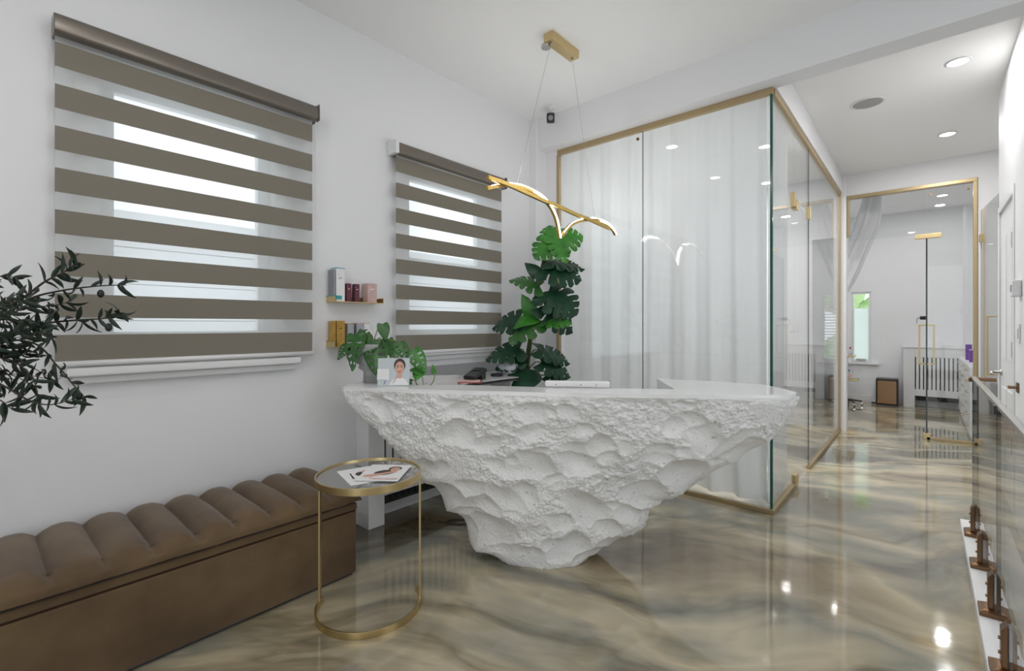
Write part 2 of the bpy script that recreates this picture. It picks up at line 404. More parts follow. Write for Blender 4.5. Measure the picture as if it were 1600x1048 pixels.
# roller blinds with alternating opaque and sheer bands
def blind(y0, y1, ztop, zfirst, label, chain_y, bracket):
    x = XL+.062
    r = thing('roller_blind', label, 'blind', (x, (y0+y1)/2, ztop))
    bm = bmesh.new()
    prof = [(-.055, -.05), (-.055, .03), (-.03, .035), (.02, .03), (.036, .008), (.036, -.042), (.026, -.052)]
    A = [bm.verts.new((x+a, y0, ztop+b-.035)) for a, b in prof]; Bv = [bm.verts.new((x+a, y1+.012, ztop+b-.035)) for a, b in prof]; n = len(prof)
    bm.faces.new(A[::-1]); bm.faces.new(Bv)
    for i in range(n): bm.faces.new((A[i], A[(i+1) % n], Bv[(i+1) % n], Bv[i]))
    hd = obj('cassette', bm, M['cass'], r, bevel=.004)
    obj('end_cap', B((x-.058, x+.038, y1+.012, y1+.018, ztop-.089, ztop+.002)), M['cass'], hd)
    if bracket: obj('bracket', B((x-.06, x+.04, y0-.025, y0, ztop-.085, ztop+.0)), M['white'], hd)
    bm = bmesh.new()
    z = ztop-.06; zs = []
    zz = zfirst
    edges = [(ztop-.06, zfirst, 1)]
    for k in range(8):
        edges.append((zz, zz-(.098 if k < 7 else .108), 0)); 
        if k < 7: edges.append((zz-.098, zz-.1692, 1))
        zz -= .1692
    zb = zz+.1692-.108
    xf = x-.005
    for z1_, z0_, mi in edges:
        v = [bm.verts.new(p) for p in ((xf, y0+.006, z1_), (xf, y1-.006, z1_), (xf, y1-.006, z0_), (xf, y0+.006, z0_))]
        bm.faces.new(v).material_index = mi
    obj('fabric', bm, [M['band'], M['sheer']], r)
    bm = bmesh.new(); addtube(bm, [(xf, y0+.004, zb-.012), (xf, y1-.004, zb-.012)], .013, 10)
    obj('bottom_rail', bm, M['white'], r, smooth=True)
    if chain_y:
        bm = bmesh.new(); addtube(bm, [(x+.01, chain_y, ztop-.09), (x+.012, chain_y+.002, ztop-.5), (x+.01, chain_y, zb+.75)], .003, 6)
        obj('chain', bm, M['white'], r)
blind(.222, 1.298, 2.505, 2.395, 'large taupe and sheer striped roller blind on the left wall behind the olive branches', 1.306, False)
blind(1.855, 2.905, 2.465, 2.368, 'smaller-looking taupe striped roller blind above the desk, beside the tall monstera', None, True)

# ------------------------------------------------------------------ lights of the place, plus added glass room downlights
def downlight(x, y, z, label, r=.055, power=None, group=None):
    t_ = thing('downlight', label, 'ceiling light', (x, y, z), 0, group)
    bm = bmesh.new(); addlathe(bm, [(r+.012, -.001), (r+.014, -.006), (r, -.008), (r, -.001)], (x, y, z), 28)
    obj('trim_ring', bm, M['white'], t_, smooth=True)
    bm = bmesh.new(); addlathe(bm, [(r-.001, -.006), (r-.001, -.0015)], (x, y, z), 28); obj('lens', bm, M['lamp'], t_)
    ld = bpy.data.lights.new('downlight_bulb', 'AREA'); ld.shape = 'DISK'; ld.size = r*2; ld.energy = power or DOWN_W; ld.color = (1, .98, .95)
    lo = bpy.data.objects.new('bulb', ld); C.objects.link(lo); lo.parent = t_; lo.location = (0, 0, -.012)
downlight(.17, 4.39, ZH, 'lit round downlight in the corridor ceiling nearest the viewer', power=9)
downlight(.158, 5.98, ZH, 'lit round downlight in the corridor ceiling before the far glass partition', power=9)
downlight(.20, 7.75, ZH, 'lit downlight in the far room ceiling just behind the glass partition', power=6)
downlight(.18, 8.75, ZH, 'lit downlight in the far room ceiling close to the back wall', power=5)
for x, y in ((-1.55, .2), (-1.0, .7), (-.1, .2), (-1.6, -1.2), (-1.0, -1.2), (-.1, -1.2), (-.2, 1.5)):
    downlight(x, y, ZC, 'round downlight overhead, mirrored in the glass room front', group='downlights over the reception, behind the viewpoint')
for x, y in ((-1.9, 4.6), (-1.9, 5.9), (-1.2, 5.2)):  # unseen downlights, added to brighten the room behind the curtain
    downlight(x, y, ZH, 'unseen round downlight added to light the curtained glass room', group='added downlights inside the glass room', power=14)
downlight(-1.0, 8.6, ZH, 'round downlight in the far room above the trolley', power=5)
sp = thing('ceiling_speaker', 'round grey speaker grille flush in the corridor ceiling', 'speaker', (-.347, 4.73, ZH))
bm = bmesh.new(); addlathe(bm, [(.115, -.001), (.115, -.005), (.098, -.007), (.098, -.001)], (-.347, 4.73, ZH), 32); obj('trim_ring', bm, M['white'], sp, smooth=True)
bm = bmesh.new(); addlathe(bm, [(.097, -.005), (.097, -.0015)], (-.347, 4.73, ZH), 32); obj('grille', bm, mat('speaker mesh', (.40, .40, .40, 1), .7, bump=.5, bscale=400), sp)

# security camera
sc_ = thing('security_camera', 'small black camera hanging from the ceiling in the corner', 'camera', (-2.39, 3.24, ZC))
bm = bmesh.new(); addlathe(bm, [(.038, 0), (.036, -.012), (.014, -.02), (.012, -.06)], (-2.39, 3.24, ZC), 20); obj('mount', bm, M['white'], sc_, smooth=True)
cd = Vector((2.39, -3.24, -1.4)).normalized()
bm = bmesh.new(); addbox(bm, -.034, .034, -.03, .03, -.04, .04); 
R = cd.to_track_quat('-Y', 'Z').to_matrix().to_4x4(); bmesh.ops.transform(bm, matrix=Matrix.Translation((-2.39, 3.24, ZC-.095)) @ R, verts=bm.verts)
bd = obj('housing', bm, M['black'], sc_, bevel=.012)
bm = bmesh.new(); addlathe(bm, [(.02, 0), (.02, .004), (.012, .006)], seg=20)
bmesh.ops.transform(bm, matrix=Matrix.Translation(Vector((-2.39, 3.24, ZC-.095))+cd*.029) @ cd.to_track_quat('Z', 'Y').to_matrix().to_4x4(), verts=bm.verts); obj('lens', bm, M['grey'], bd)

# pendant lamp: two crossing ribbons on two wires
PX = -1.79
pl = thing('pendant_lamp', 'brass ribbon pendant lamp with lit strips, hung on two wires over the desk', 'lamp', (PX, 2.55, ZC))
ca = obj('canopy', B((PX-.035, PX+.035, 2.40, 2.70, ZC-.055, ZC)), M['brass'], pl, bevel=.002)
for y in (2.43, 2.67):
    bm = bmesh.new(); addlathe(bm, [(.007, -.064), (.007, -.055)], (PX, y, ZC), 12); obj('cable_gland', bm, M['steel'], ca)
bm = bmesh.new(); addlathe(bm, [(.03, -.075), (.03, -.057)], (PX-.04, 2.43, ZC), 16); obj('driver_cap', bm, M['steel'], ca)
waveA = bez([(PX+0.000, 1.845, 1.992), (PX+0.000, 1.929, 2.023), (PX+0.000, 1.998, 2.044), (PX+0.000, 2.110, 2.061), (PX+0.000, 2.199, 2.062), (PX+0.000, 2.292, 2.051), (PX+0.000, 2.390, 2.021), (PX+0.000, 2.451, 1.977), (PX+0.000, 2.493, 1.917), (PX+0.000, 2.525, 1.816)], 72)
waveC = bez([(PX+0.000, 2.547, 1.832), (PX+0.000, 2.602, 1.884), (PX+0.000, 2.658, 1.925), (PX+0.000, 2.740, 1.960), (PX+0.000, 2.837, 1.987), (PX+0.000, 2.939, 2.006), (PX+0.000, 3.046, 2.010), (PX+0.000, 3.144, 2.002), (PX+0.000, 3.216, 1.977), (PX+0.000, 3.260, 1.947)], 72)
waveB = bez([(PX+0.030, 1.821, 2.040), (PX+0.021, 2.018, 2.040), (PX+0.014, 2.312, 2.021), (PX+0.011, 2.479, 2.016), (PX+0.011, 2.700, 1.999), (PX+0.014, 2.865, 1.992), (PX+0.021, 2.996, 1.978), (PX+0.030, 3.119, 1.966)], 63)
for nm, pts, leds in (('ribbon', waveA, 24), ('ribbon', waveC, 40), ('ribbon', waveB, None)):
    bm = bmesh.new(); addsweep(bm, pts, .018, .022, (0, 0, 1)); rb = obj(nm, bm, M['gold'], pl, bevel=.001)
    if leds:
        q = pts[14:-1] if leds == 24 else pts[38:-1]          # top strip kept and brightened to throw added light on the ceiling
        bm = bmesh.new(); addsweep(bm, q, .012, .003, (0, 0, 1), off=(0, .0124)); obj('led_strip', bm, M['led'], rb)
        bm = bmesh.new(); addsweep(bm, pts[3:40], .003, .004, (0, 0, 1), off=(.0102, .009)); obj('led_strip', bm, M['ledside'], rb)
        bm = bmesh.new(); addsweep(bm, pts[36 if leds == 24 else 46:], .003, .012, (0, 0, 1), off=(.0102, .001)); obj('led_strip', bm, M['ledside'], rb)
for (y0, y1, z1) in ((2.43, 2.099, 2.077), (2.67, 2.957, 2.018)):
    bm = bmesh.new(); addtube(bm, [(PX, y0, ZC-.06), (PX, y1, z1)], .0012, 5); obj('wire', bm, M['steel'], pl)

# ------------------------------------------------------------------ glass room
GL = -2.49
def pane(name, x0, x1, y0, y1, z0, z1, parent, edge_axis, em='edge', ends=(1, 1)):
    """glass sheet; the chosen vertical ends carry the edge colour"""
    bm = bmesh.new(); addbox(bm, x0, x1, y0, y1, z0, z1)
    for f in bm.faces:
        n = f.normal if f.normal.length else None
        f.normal_update(); n = f.normal
        if edge_axis == 'x' and abs(n.x) > .9 and ends[0 if n.x < 0 else 1]: f.material_index = 1
        if edge_axis == 'y' and abs(n.y) > .9 and ends[0 if n.y < 0 else 1]: f.material_index = 1
    return obj(name, bm, [M['glass'], M[em]], parent)
gr = thing('glass_partition', 'brass framed clear glass room front and side around the white curtain', 'glass partition', (XB, YG, 0))
pane('glass_panel', GL, -1.680, YG, YG+.010, .03, ZG-.03, gr, 'x', 'glass')
pane('glass_panel', -1.675, XB-.001, YG, YG+.010, .03, ZG-.03, gr, 'x', 'glass', (0, 0))
obj('joint_strip', B((-1.680, -1.675, YG-.0005, YG+.0105, .03, ZG-.03)), M['greycab'], gr)
obj('corner_edge', B((XB-.003, XB+.012, YG-.003, YG+.012, .035, ZG-.02)), M['edge'], gr)
pane('glass_panel', XB, XB+.010, YG+.012, 4.20, .03, ZG-.03, gr, 'y', 'glass')
pane('glass_panel', XB, XB+.010, 4.205, 4.80, 2.22, ZG-.03, gr, 'y', 'glass')
pane('glass_panel', XB, XB+.010, 4.805, YP-.06, .03, ZG-.03, gr, 'y', 'edged', (1, 0))
for b in ((GL-.005, XB+.014, YG-.012, YG+.022, ZG-.032, ZG+.012), (XB-.012, XB+.022, YG+.022, YP-.06, ZG-.032, ZG+.012)):
    obj('top_rail', B(b), M['frame'], gr, bevel=.002)
for b in ((GL-.005, XB+.022, YG-.012, YG+.022, 0, .03), (XB-.012, XB+.022, YG+.022, 4.20, 0, .03), (XB-.012, XB+.022, 4.80, YP-.06, 0, .03)):
    obj('floor_channel', B(b), M['frame'], gr, bevel=.002)
obj('side_post', B((GL-.012, GL+.016, YG-.012, YG+.022, .03, ZG-.032)), M['frame'], gr, bevel=.002)
obj('side_post', B((XB-.008, XB+.018, YP-.085, YP-.06, .03, ZG-.032)), M['frame'], gr, bevel=.002)
bm = bmesh.new(); addtube(bm, [(-1.715, YG-.01, ZG-.085), (-1.715, YG-.001, ZG-.085)], .012, 12, up=(0, 0, 1)); obj('glass_stud', bm, M['bronze'], gr)
obj('glass_clamp', B((XB-.012, XB+.022, 4.785, 4.825, 2.17, 2.28)), M['brass'], gr, bevel=.002)
gd = thing('glass_door', 'clear glass door in the side of the curtained glass room', 'door', (XB, 4.5, 0))
pane('glass_panel', XB, XB+.010, 4.207, 4.795, .015, 2.21, gd, 'y', 'edged', (0, 0))
for z0, z1 in ((.01, .09), (2.15, 2.225)):
    obj('door_hinge', B((XB-.012, XB+.024, 4.20, 4.285, z0, z1)), M['brass'], gd, bevel=.003)
obj('upper_hinge_plate', B((XB-.010, XB+.022, 4.135, 4.185, 2.16, 2.27)), M['brass'], gr, bevel=.003)

# curtains inside the glass room
def curtain(path, z0, z1, amp, pitch, seed, puddle=0):
    rnd = random.Random(seed); bm = bmesh.new(); P = [Vector((*p, 0)) for p in path]
    Ls = [(b-a).length for a, b in zip(P, P[1:])]; T = sum(Ls); n = int(T/.012); cols = []
    for i in range(n+1):
        s = i/n*T; k = 0
        while k < len(Ls)-1 and s > Ls[k]: s -= Ls[k]; k += 1
        d = (P[k+1]-P[k]).normalized(); p = P[k]+d*s; nn = Vector((-d.y, d.x, 0)); u = i/n*T
        rows = []
        for j in range(13):
            f = j/12
            ph = u/pitch*2*PI + 1.6*noise.noise(Vector((u*2.1, f*.5, seed)))
            am = amp*(.55+.45*f)*(.7+.6*abs(noise.noise(Vector((u*1.3, seed, f)))))
            off = am*math.sin(ph) + .35*am*math.sin(2.3*ph+1)
            q = p+nn*off; 
            if puddle and f > .93: q -= nn*puddle*(f-.93)/.07*(1+.5*math.sin(ph))
            rows.append(bm.verts.new((q.x, q.y, z1+(z0-z1)*f)))
        cols.append(rows)
    for a, b in zip(cols, cols[1:]):
        for j in range(12): bm.faces.new((a[j], b[j], b[j+1], a[j+1]))
    return bm
tag(obj('sheer_curtain', curtain([(GL-.12, YG+.115), (XB-.045, YG+.115)], .025, 2.83, .030, .21, 3, -.03), M['curtain'], smooth=True), 'long white sheer curtain hanging behind the front of the glass room', 'curtain')
tag(obj('sheer_curtain', curtain([(XB-.035, YG+.10), (XB-.035, 4.19)], .025, 2.79, .012, .11, 5, 0), M['curtain'], smooth=True), 'short white curtain behind the side glass next to the green corner edge', 'curtain')
sw = thing('light_switch', 'white wall switch inside the glass room, seen through its door', 'switch', (-1.24, YP, 1.22))
obj('plate', B((-1.285, -1.195, YP-.008, YP, 1.165, 1.275)), M['white'], sw, bevel=.003); obj('rocker', B((-1.262, -1.218, YP-.013, YP-.008, 1.19, 1.25)), M['white'], sw, bevel=.002)

# far glass partition of the corridor: frame, fixed pane, transom, leaf swung open
fp = thing('far_glass_partition', 'brass framed glass partition closing the end of the corridor', 'glass partition', (-.1, YP, 0))
XH = .015
pane('glass_panel', XH+.004, .380, YP+.045, YP+.055, .03, 2.745, fp, 'x', 'edged', (0, 0))
pane('glass_panel', -.675, XH-.002, YP+.045, YP+.055, 2.25, 2.745, fp, 'x', 'glass', (0, 1))
obj('top_rail', B((-.70, .410, YP-.012, YP+.07, 2.742, 2.778)), M['frame'], fp, bevel=.002)
obj('side_post', B((.380, .410, YP-.012, YP+.07, 0, 2.742)), M['frame'], fp, bevel=.002)
obj('side_post', B((-.70, -.675, YP-.012, YP+.07, 2.30, 2.742)), M['frame'], fp, bevel=.002)
obj('floor_channel', B((XH, .380, YP+.03, YP+.07, 0, .03)), M['frame'], fp, bevel=.002)
for x, z in ((XH+.03, 2.68), (.345, 2.68)):
    bm = bmesh.new(); addtube(bm, [(x, YP+.034, z), (x, YP+.045, z)], .012, 12); obj('glass_stud', bm, M['bronze'], fp)
def dhandle(bm, x, y, z0, z1, sx, out=.055, r=.009):
    addsweep(bm, [(x, y, z0), (x+sx*out, y, z0)], r*2, r*2, (0, 0, 1)); addsweep(bm, [(x, y, z1), (x+sx*out, y, z1)], r*2, r*2, (0, 0, 1))
    addsweep(bm, [(x+sx*out, y, z0-r), (x+sx*out, y, z1+r)], r*2, r*2, (0, 1, 0))
fd = thing('open_glass_door', 'glass door with square brass handles, swung open edge-on in the far partition', 'door', (XH, YP+.06, 0))
pane('glass_panel', XH-.005, XH+.005, YP+.07, YP+.87, .015, 2.21, fd, 'y', 'edged', (1, 1))
obj('leaf_edge', B((XH-.007, XH+.007, YP+.062, YP+.07, .02, 2.20)), M['edged'], fd)
for sx in (-1, 1):
    bm = bmesh.new(); dhandle(bm, XH+sx*.005, YP+.78, .78, 1.25, sx, .062); obj('handle', bm, M['brass'], fd, bevel=.002)
obj('door_hinge', B((XH-.03, XH+.03, YP+.03, YP+.075, .0, .07)), M['brass'], fd, bevel=.003)
obj('door_hinge', B((XH-.10, XH+.12, YP+.025, YP+.075, 2.20, 2.25)), M['brass'], fd, bevel=.003)
bm = bmesh.new(); addtube(bm, [(XH-.005, YP+.80, 1.34), (XH-.06, YP+.80, 1.34)], .022, 12); lk = obj('lock', bm, M['black'], fd, smooth=True)
bm = bmesh.new(); addtube(bm, [(XH-.06, YP+.80, 1.34), (XH-.085, YP+.80, 1.335), (XH-.09, YP+.80, 1.30), (XH-.09, YP+.80, 1.25)], .006, 6); obj('key', bm, M['steel'], lk)
ed = thing('open_glass_door', 'glass door with tall gold pulls standing open against the corridor wall, right of the brass post', 'door', (.432, YP-.03, 0), math.radians(4.6))
bm = bmesh.new(); addbox(bm, -.005, .005, -.82, -.02, .015, 2.42)
for f in bm.faces:
    f.normal_update()
    if f.normal.y < -.9: f.material_index = 1
obj('glass_panel', bm, [M['glass'], M['edged']], ed, local=True)
for sx in (-1, 1):
    bm = bmesh.new(); dhandle(bm, sx*.005, -.68, .80, 1.33, sx, .05, .007); obj('handle', bm, M['brass'], ed, bevel=.002, local=True)
for z in (.25, 2.1): obj('door_hinge', B((-.012, .012, -.05, .0, z, z+.08)), M['brass'], ed, bevel=.002, local=True)

# swagged drape behind the far partition
bm = bmesh.new(); ctr = bez([(-.47, YP+.40, 2.95), (-.54, YP+.39, 2.5), (-.66, YP+.37, 2.13), (-.78, YP+.33, 1.71), (-.88, YP+.29, 1.45)], 40)
wid = [.16, .18, .20, .21, .20, .16, .12, .08]
rings = []
for i, p in enumerate(ctr):
    f = i/(len(ctr)-1); w_ = .12+.17*math.sin(min(1, f*1.1)*PI)-.03*f; row = []
    for k in range(49):
        a = k/48*2*PI; fold = .020*math.sin(a*7+2*f)*(1-.4*f)
        row.append(bm.verts.new(p+Vector((math.cos(a)*(w_/2+fold), math.sin(a)*(.045+fold), .25*math.cos(a)*w_/2))))
    rings.append(row)
for a, b in zip(rings, rings[1:]):
    for k in range(48): bm.faces.new((a[k], a[k+1], b[k+1], b[k]))
dr = thing('drape', 'white drape swept diagonally to the left behind the far partition', 'curtain', (-.66, YP+.3, 1.45))
obj('cloth', bm, M['drape'], dr, smooth=True)
bm = bmesh.new(); addtube(bm, [(-.95, YP+.30, 1.46), (-.88, YP+.23, 1.45), (-.81, YP+.30, 1.46)], .012, 8); obj('tie_back', bm, M['white'], dr, smooth=True)
obj('rod_end', B((-.57, -.41, YP+.37, YP+.43, 2.93, ZH)), M['white'], dr)

# white door on the right with its lever and hinges
d1 = struct('door_1', B((.436, .476, 4.415, 5.145, .01, 2.085)), M['white'], bevel=.003)
bm = bmesh.new()
for z0, z1 in ((.2, .8), (1.0, 1.9)): 
    for y0, y1 in ((4.5, 4.74), (4.82, 5.06)): addbox(bm, .430, .437, y0, y1, z0, z1)
obj('door_panel', bm, M['white'], d1, bevel=.003)
for z in (.42, 1.04, 1.75): obj('door_hinge', B((.420, .436, 4.405, 4.432, z, z+.10)), M['steel'], d1)
bm = bmesh.new(); addlathe(bm, [(.026, 0), (.026, .008), (.012, .012), (.011, .05)], seg=20)
bmesh.ops.transform(bm, matrix=Matrix.Translation((.436, 5.085, .90)) @ Vector((-1, 0, 0)).to_track_quat('Z', 'Y').to_matrix().to_4x4(), verts=bm.verts)
addtube(bm, [(.386, 5.085, .90), (.376, 5.07, .90), (.374, 4.97, .895)], .010, 10); obj('door_handle', bm, M['steel'], d1, smooth=True)
obj('door_trim', B((.424, .43, 4.35, 4.402, 0, 2.15), (.424, .43, 5.158, 5.21, 0, 2.15), (.424, .43, 4.402, 5.158, 2.098, 2.15)), M['white'], d1, bevel=.002)
th_ = thing('thermostat', 'small white thermostat box on the right wall beside the door', 'thermostat', (.43, 4.13, 1.45)); obj('case', B((.39, .43, 4.06, 4.17, 1.42, 1.52)), M['white'], th_, bevel=.008)
obj('dial', B((.386, .39, 4.09, 4.12, 1.45, 1.49)), M['greycab'], th_)
s2 = thing('light_switch', 'white light switch on the right wall below the thermostat', 'switch', (.43, 4.15, 1.2)); obj('plate', B((.422, .43, 4.11, 4.20, 1.14, 1.26)), M['white'], s2, bevel=.003); obj('rocker', B((.417, .422, 4.135, 4.175, 1.17, 1.23)), M['white'], s2, bevel=.002)
hb = thing('rail_bracket', 'flat bronze bracket on the right wall under the switch', 'bracket', (.43, 4.2, .87)); obj('arm', B((.385, .43, 4.18, 4.23, .862, .878)), M['bronze'], hb, bevel=.003); obj('wall_plate', B((.422, .43, 4.165, 4.245, .84, .90)), M['bronze'], hb, bevel=.002)

# ------------------------------------------------------------------ glass balustrade
bal = thing('balustrade_panel', 'first clear balustrade glass pane at the head of the stairwell, nearest the corridor', 'balustrade', (.222, 3.3, .05))
XG = .222
def balpane(y0, y1, parent, ends):
    pane('glass_pane', XG-.006, XG+.006, y0, y1, .10, .925, parent, 'y', 'edged', ends)
    obj('top_rail', B((XG-.011, XG+.011, y0, y1, .925, .942)), M['steel'], parent, bevel=.002)
balpane(2.70, 3.99, bal, (1, 1))
cl = obj('end_bracket', B((XG+.011, XG+.095, 3.95, 4.00, .918, .938)), M['bronze'], bal, bevel=.003)
bm = bmesh.new(); addtube(bm, [(XG-.022, 3.985, .925), (XG+.02, 3.985, .925)], .017, 12); obj('end_knob', bm, M['bronze'], bal, smooth=True)
bal2 = thing('balustrade_panel', 'second clear balustrade glass pane at the right edge, nearest the viewer', 'balustrade', (.222, 2.1, .05))
balpane(1.35, 2.685, bal2, (0, 1))
obj('joint_clip', B((XG-.018, XG+.018, 2.645, 2.692, .90, .935)), M['black'], bal2, bevel=.003)
tag(obj('stair_curb', B((.185-.02, .375, .6, 4.05, 0, .05)), M['white'], bevel=.004), 'white raised curb under the glass balustrade', 'curb')
def clamp(y, label):
    r = thing('glass_clamp', label, 'clamp', (XG, y, .05), 0, 'bronze clamps along the white curb')
    bm = bmesh.new(); addbox(bm, XG-.052, XG+.052, y-.052, y+.052, .05, .068)
    bt = [bm.verts.new((XG+a*.05, y+b*.05, .068)) for a, b in ((-1, -1), (1, -1), (1, 1), (-1, 1))]; tp = [bm.verts.new((XG+a*.032, y+b*.032, .080)) for a, b in ((-1, -1), (1, -1), (1, 1), (-1, 1))]
    bm.faces.new(tp)
    for i in range(4): bm.faces.new((bt[i], bt[(i+1) % 4], tp[(i+1) % 4], tp[i]))
    obj('base_plate', bm, M['bronze'], r, bevel=.002)
    bm = bmesh.new()
    for s in (-1, 1):
        x0 = XG+s*.0085; x1 = XG+s*.025
        poly = [(x0, .078), (x1, .078), (x1, .205), (x0, .228)]
        A = [bm.verts.new((x, y-.025, z)) for x, z in poly]; Bv = [bm.verts.new((x, y+.025, z)) for x, z in poly]
        bm.faces.new(A); bm.faces.new(Bv[::-1])
        for i in range(4): bm.faces.new((A[i], A[(i+1) % 4], Bv[(i+1) % 4], Bv[i]))
    pt = obj('post', bm, M['bronze'], r, bevel=.002)
    obj('gasket', B((XG-.0085, XG-.0062, y-.024, y+.024, .08, .22), (XG+.0062, XG+.0085, y-.024, y+.024, .08, .22)), M['black'], r)
    for z in (.12, .17):
        bm = bmesh.new(); addtube(bm, [(XG-.031, y, z), (XG-.024, y, z)], .006, 8); obj('screw', bm, M['bronze'], pt)
for y, l in ((3.78, 'bronze glass clamp at the far end of the white curb'), (3.31, 'second bronze glass clamp from the far end of the curb'), (2.80, 'third bronze glass clamp from the far end of the curb'), (2.345, 'bronze glass clamp at the bottom right, nearest the viewer')):
    clamp(y, l)

# ------------------------------------------------------------------ reception desk
DA, DB = .15, 2.50
desk = thing('reception_desk', 'large white sculpted stone reception desk tapering to a narrow base', 'desk', at(DA, DB, 0), YAW)
def interp(x, xs, ys):
    if x <= xs[0]: return ys[0]
    for i in range(len(xs)-1):
        if x <= xs[i+1]: return ys[i]+(ys[i+1]-ys[i])*(x-xs[i])/(xs[i+1]-xs[i])
    return ys[-1]
zL = [0, .02, .06, .206, .439, .666, .837, .92]; vL = [-.05, -.11, -.205, -.31, -.475, -.70, -.85, -.89]
zR = [0, .02, .08, .21, .37, .465, .572, .69, .886, .92]; vR = [.42, .48, .57, .69, .775, .94, 1.14, 1.27, 1.35, 1.365]
ZT = .916
def section(z, f):
    aL, aR = interp(z, zL, vL), interp(z, zR, vR); ac, aw = (aL+aR)/2, (aR-aL)/2
    ph = PI*f; a = ac-aw*math.cos(ph)
    tt = (z/ZT)**.85
    bt = 2.385-.150*(a+.68); b0 = 2.435+.02*(a-.2)
    bf = b0+(bt-b0)*tt
    bs = (2.62)+((2.49-.075*(a+.886))-2.62)*tt
    return Vector((a-DA, bs-(bs-bf)*max(math.sin(ph), 0)**.62-DB, z))
NU, NV = 560, 250
rs = random.Random(23)
scoops = []
for k in range(74):
    z = rs.uniform(.02, .90); aL, aR = interp(z, zL, vL), interp(z, zR, vR)
    big = rs.random()
    ru = (.050+.095*big**1.5)*(1.15-.2*z); rv = ru*rs.uniform(.45, .75)
    if z > .72: ru *= .62; rv *= .62
    scoops.append((rs.uniform(aL, aR)-DA, z, ru, rv, rs.uniform(-.2, .55)*(1 if rs.random() < .8 else -1), rs.uniform(.26, .44)*rv))
def scoop_depth(a, z):
    """deepest of the chiselled dents at a point, and how far inside a dent it is"""
    h, ins = 0, 0
    for (ca, cz, ru, rv, ro, dp) in scoops:
        dx, dz = a-ca, z-cz
        if abs(dx) > .2 or abs(dz) > .2: continue
        c, s_ = math.cos(ro), math.sin(ro)
        u, v = (dx*c-dz*s_)/ru, (dx*s_+dz*c)/rv
        r2 = u*u+v*v
        if r2 < 1:
            q = (1-r2)*(1+.45*v)                # steeper under the upper lip
            h = max(h, dp*q*1.15); ins = max(ins, min(1, (1-r2)*3.2))
    return h, ins
def rockpoint(f, g):
    z = ZT*g
    p = section(z, f)
    du = section(z, min(f+.002, 1))-section(z, max(f-.002, 0)); dv = section(min(z+.01, ZT), f)-section(max(z-.01, 0), f)
    n = du.cross(dv)
    n = n.normalized() if n.length > 1e-9 else Vector((0, -1, 0))
    if n.y > 0 and .02 < f < .98: n = -n
    wv = Vector(noise.noise_vector(p*6.5))*.034 + Vector(noise.noise_vector(p*19))*.010
    h, ins = scoop_depth(p.x+wv.x, z+wv.z)
    low = noise.noise(p*2.1+Vector((0, 4, 0)))*.026 + noise.noise(p*5.2+Vector((3, 0, 1)))*.016 + noise.noise(p*11+Vector((1, 5, 1)))*.007
    area = .72+1.0*noise.noise(p*3.1+Vector((5, 1, 2)))+.25*(p.x+.2)
    mask = max(.10, min(1, area+.9*(z-.42)))*(1-.80*ins)
    vd, _ = noise.voronoi(p*70+wv*120)
    gr_ = (.62-vd[0])*.95+noise.noise(p*30)*.75+noise.noise(p*95)*.35
    hh = low - h + mask*.0120*gr_ + .0014*noise.noise(p*120)
    fade = min(1, (ZT-z)/.03)
    hh = hh*(.45+.55*fade) + .006
    if z > .8: hh = min(hh, .022)
    r = p+n*hh
    r.z = max(r.z, 0.0) if g > 0 else 0
    if z > .85: r.z = min(r.z, ZT)
    return r
bm = bmesh.new(); rows = []
for j in range(NV+1):
    g = j/NV
    row = [bm.verts.new(rockpoint(i/NU, g)) for i in range(NU+1)]
    aL, aR = row[0].co, row[-1].co
    z = ZT*g
    back = .05+.06*g
    row += [bm.verts.new((aR.x-.01, aR.y+back, z)), bm.verts.new((aL.x+.01, aL.y+back, z))]
    rows.append(row)
for a, b in zip(rows, rows[1:]):
    n = len(a)
    for i in range(n): bm.faces.new((a[i], a[(i+1) % n], b[(i+1) % n], b[i]))
bm.faces.new(rows[0][::-1]); bm.faces.new(rows[-1])
obj('stone_body', bm, M['stone'], desk, smooth=True, local=True)
# polished top: narrow ledge with a wing at each end
ol = []
for k in range(61):
    p = section(ZT, .0+k/60*1.0); ol.append((p.x, p.y))
L_ = lambda a, d: (a-DA, d-DB)
ctop = ol + [L_(1.372, 2.38), L_(1.357, 2.57), L_(1.20, 2.68), L_(.87, 2.85), L_(.815, 2.375), L_(.303, 2.425), L_(.16, 2.448), L_(-.27, 2.545), L_(-.408, 2.555), L_(-.345, 3.06), L_(-.62, 3.00), L_(-.80, 2.90), L_(-.875, 2.66)]
bm = bmesh.new(); addprism(bm, ctop, .9125, .930)
obj('counter_top', bm, M['gloss'], desk, local=True)
bm = bmesh.new(); addprism(bm, [L_(.87, 2.84), L_(.822, 2.42), L_(1.30, 2.42), L_(1.335, 2.56), L_(1.19, 2.67)], .80, .9125); obj('wing_support', bm, M['gloss'], desk, local=True)
bm = bmesh.new(); addprism(bm, [L_(-.41, 2.56), L_(-.35, 3.05), L_(-.62, 2.99), L_(-.79, 2.89), L_(-.80, 2.62)], .81, .9125); obj('wing_support', bm, M['gloss'], desk, local=True)
bm = bmesh.new(); addprism(bm, [L_(-.38, 2.60), L_(.80, 2.48), L_(.84, 2.80), L_(-.36, 3.0)], .72, .75)
obj('work_top', bm, M['white'], desk, local=True)
bm = bmesh.new(); addprism(bm, [L_(.0, 2.62), L_(.33, 2.60), L_(.33, 2.75), L_(.0, 2.78)], 0, .72); obj('inner_pedestal', bm, M['white'], desk, local=True)

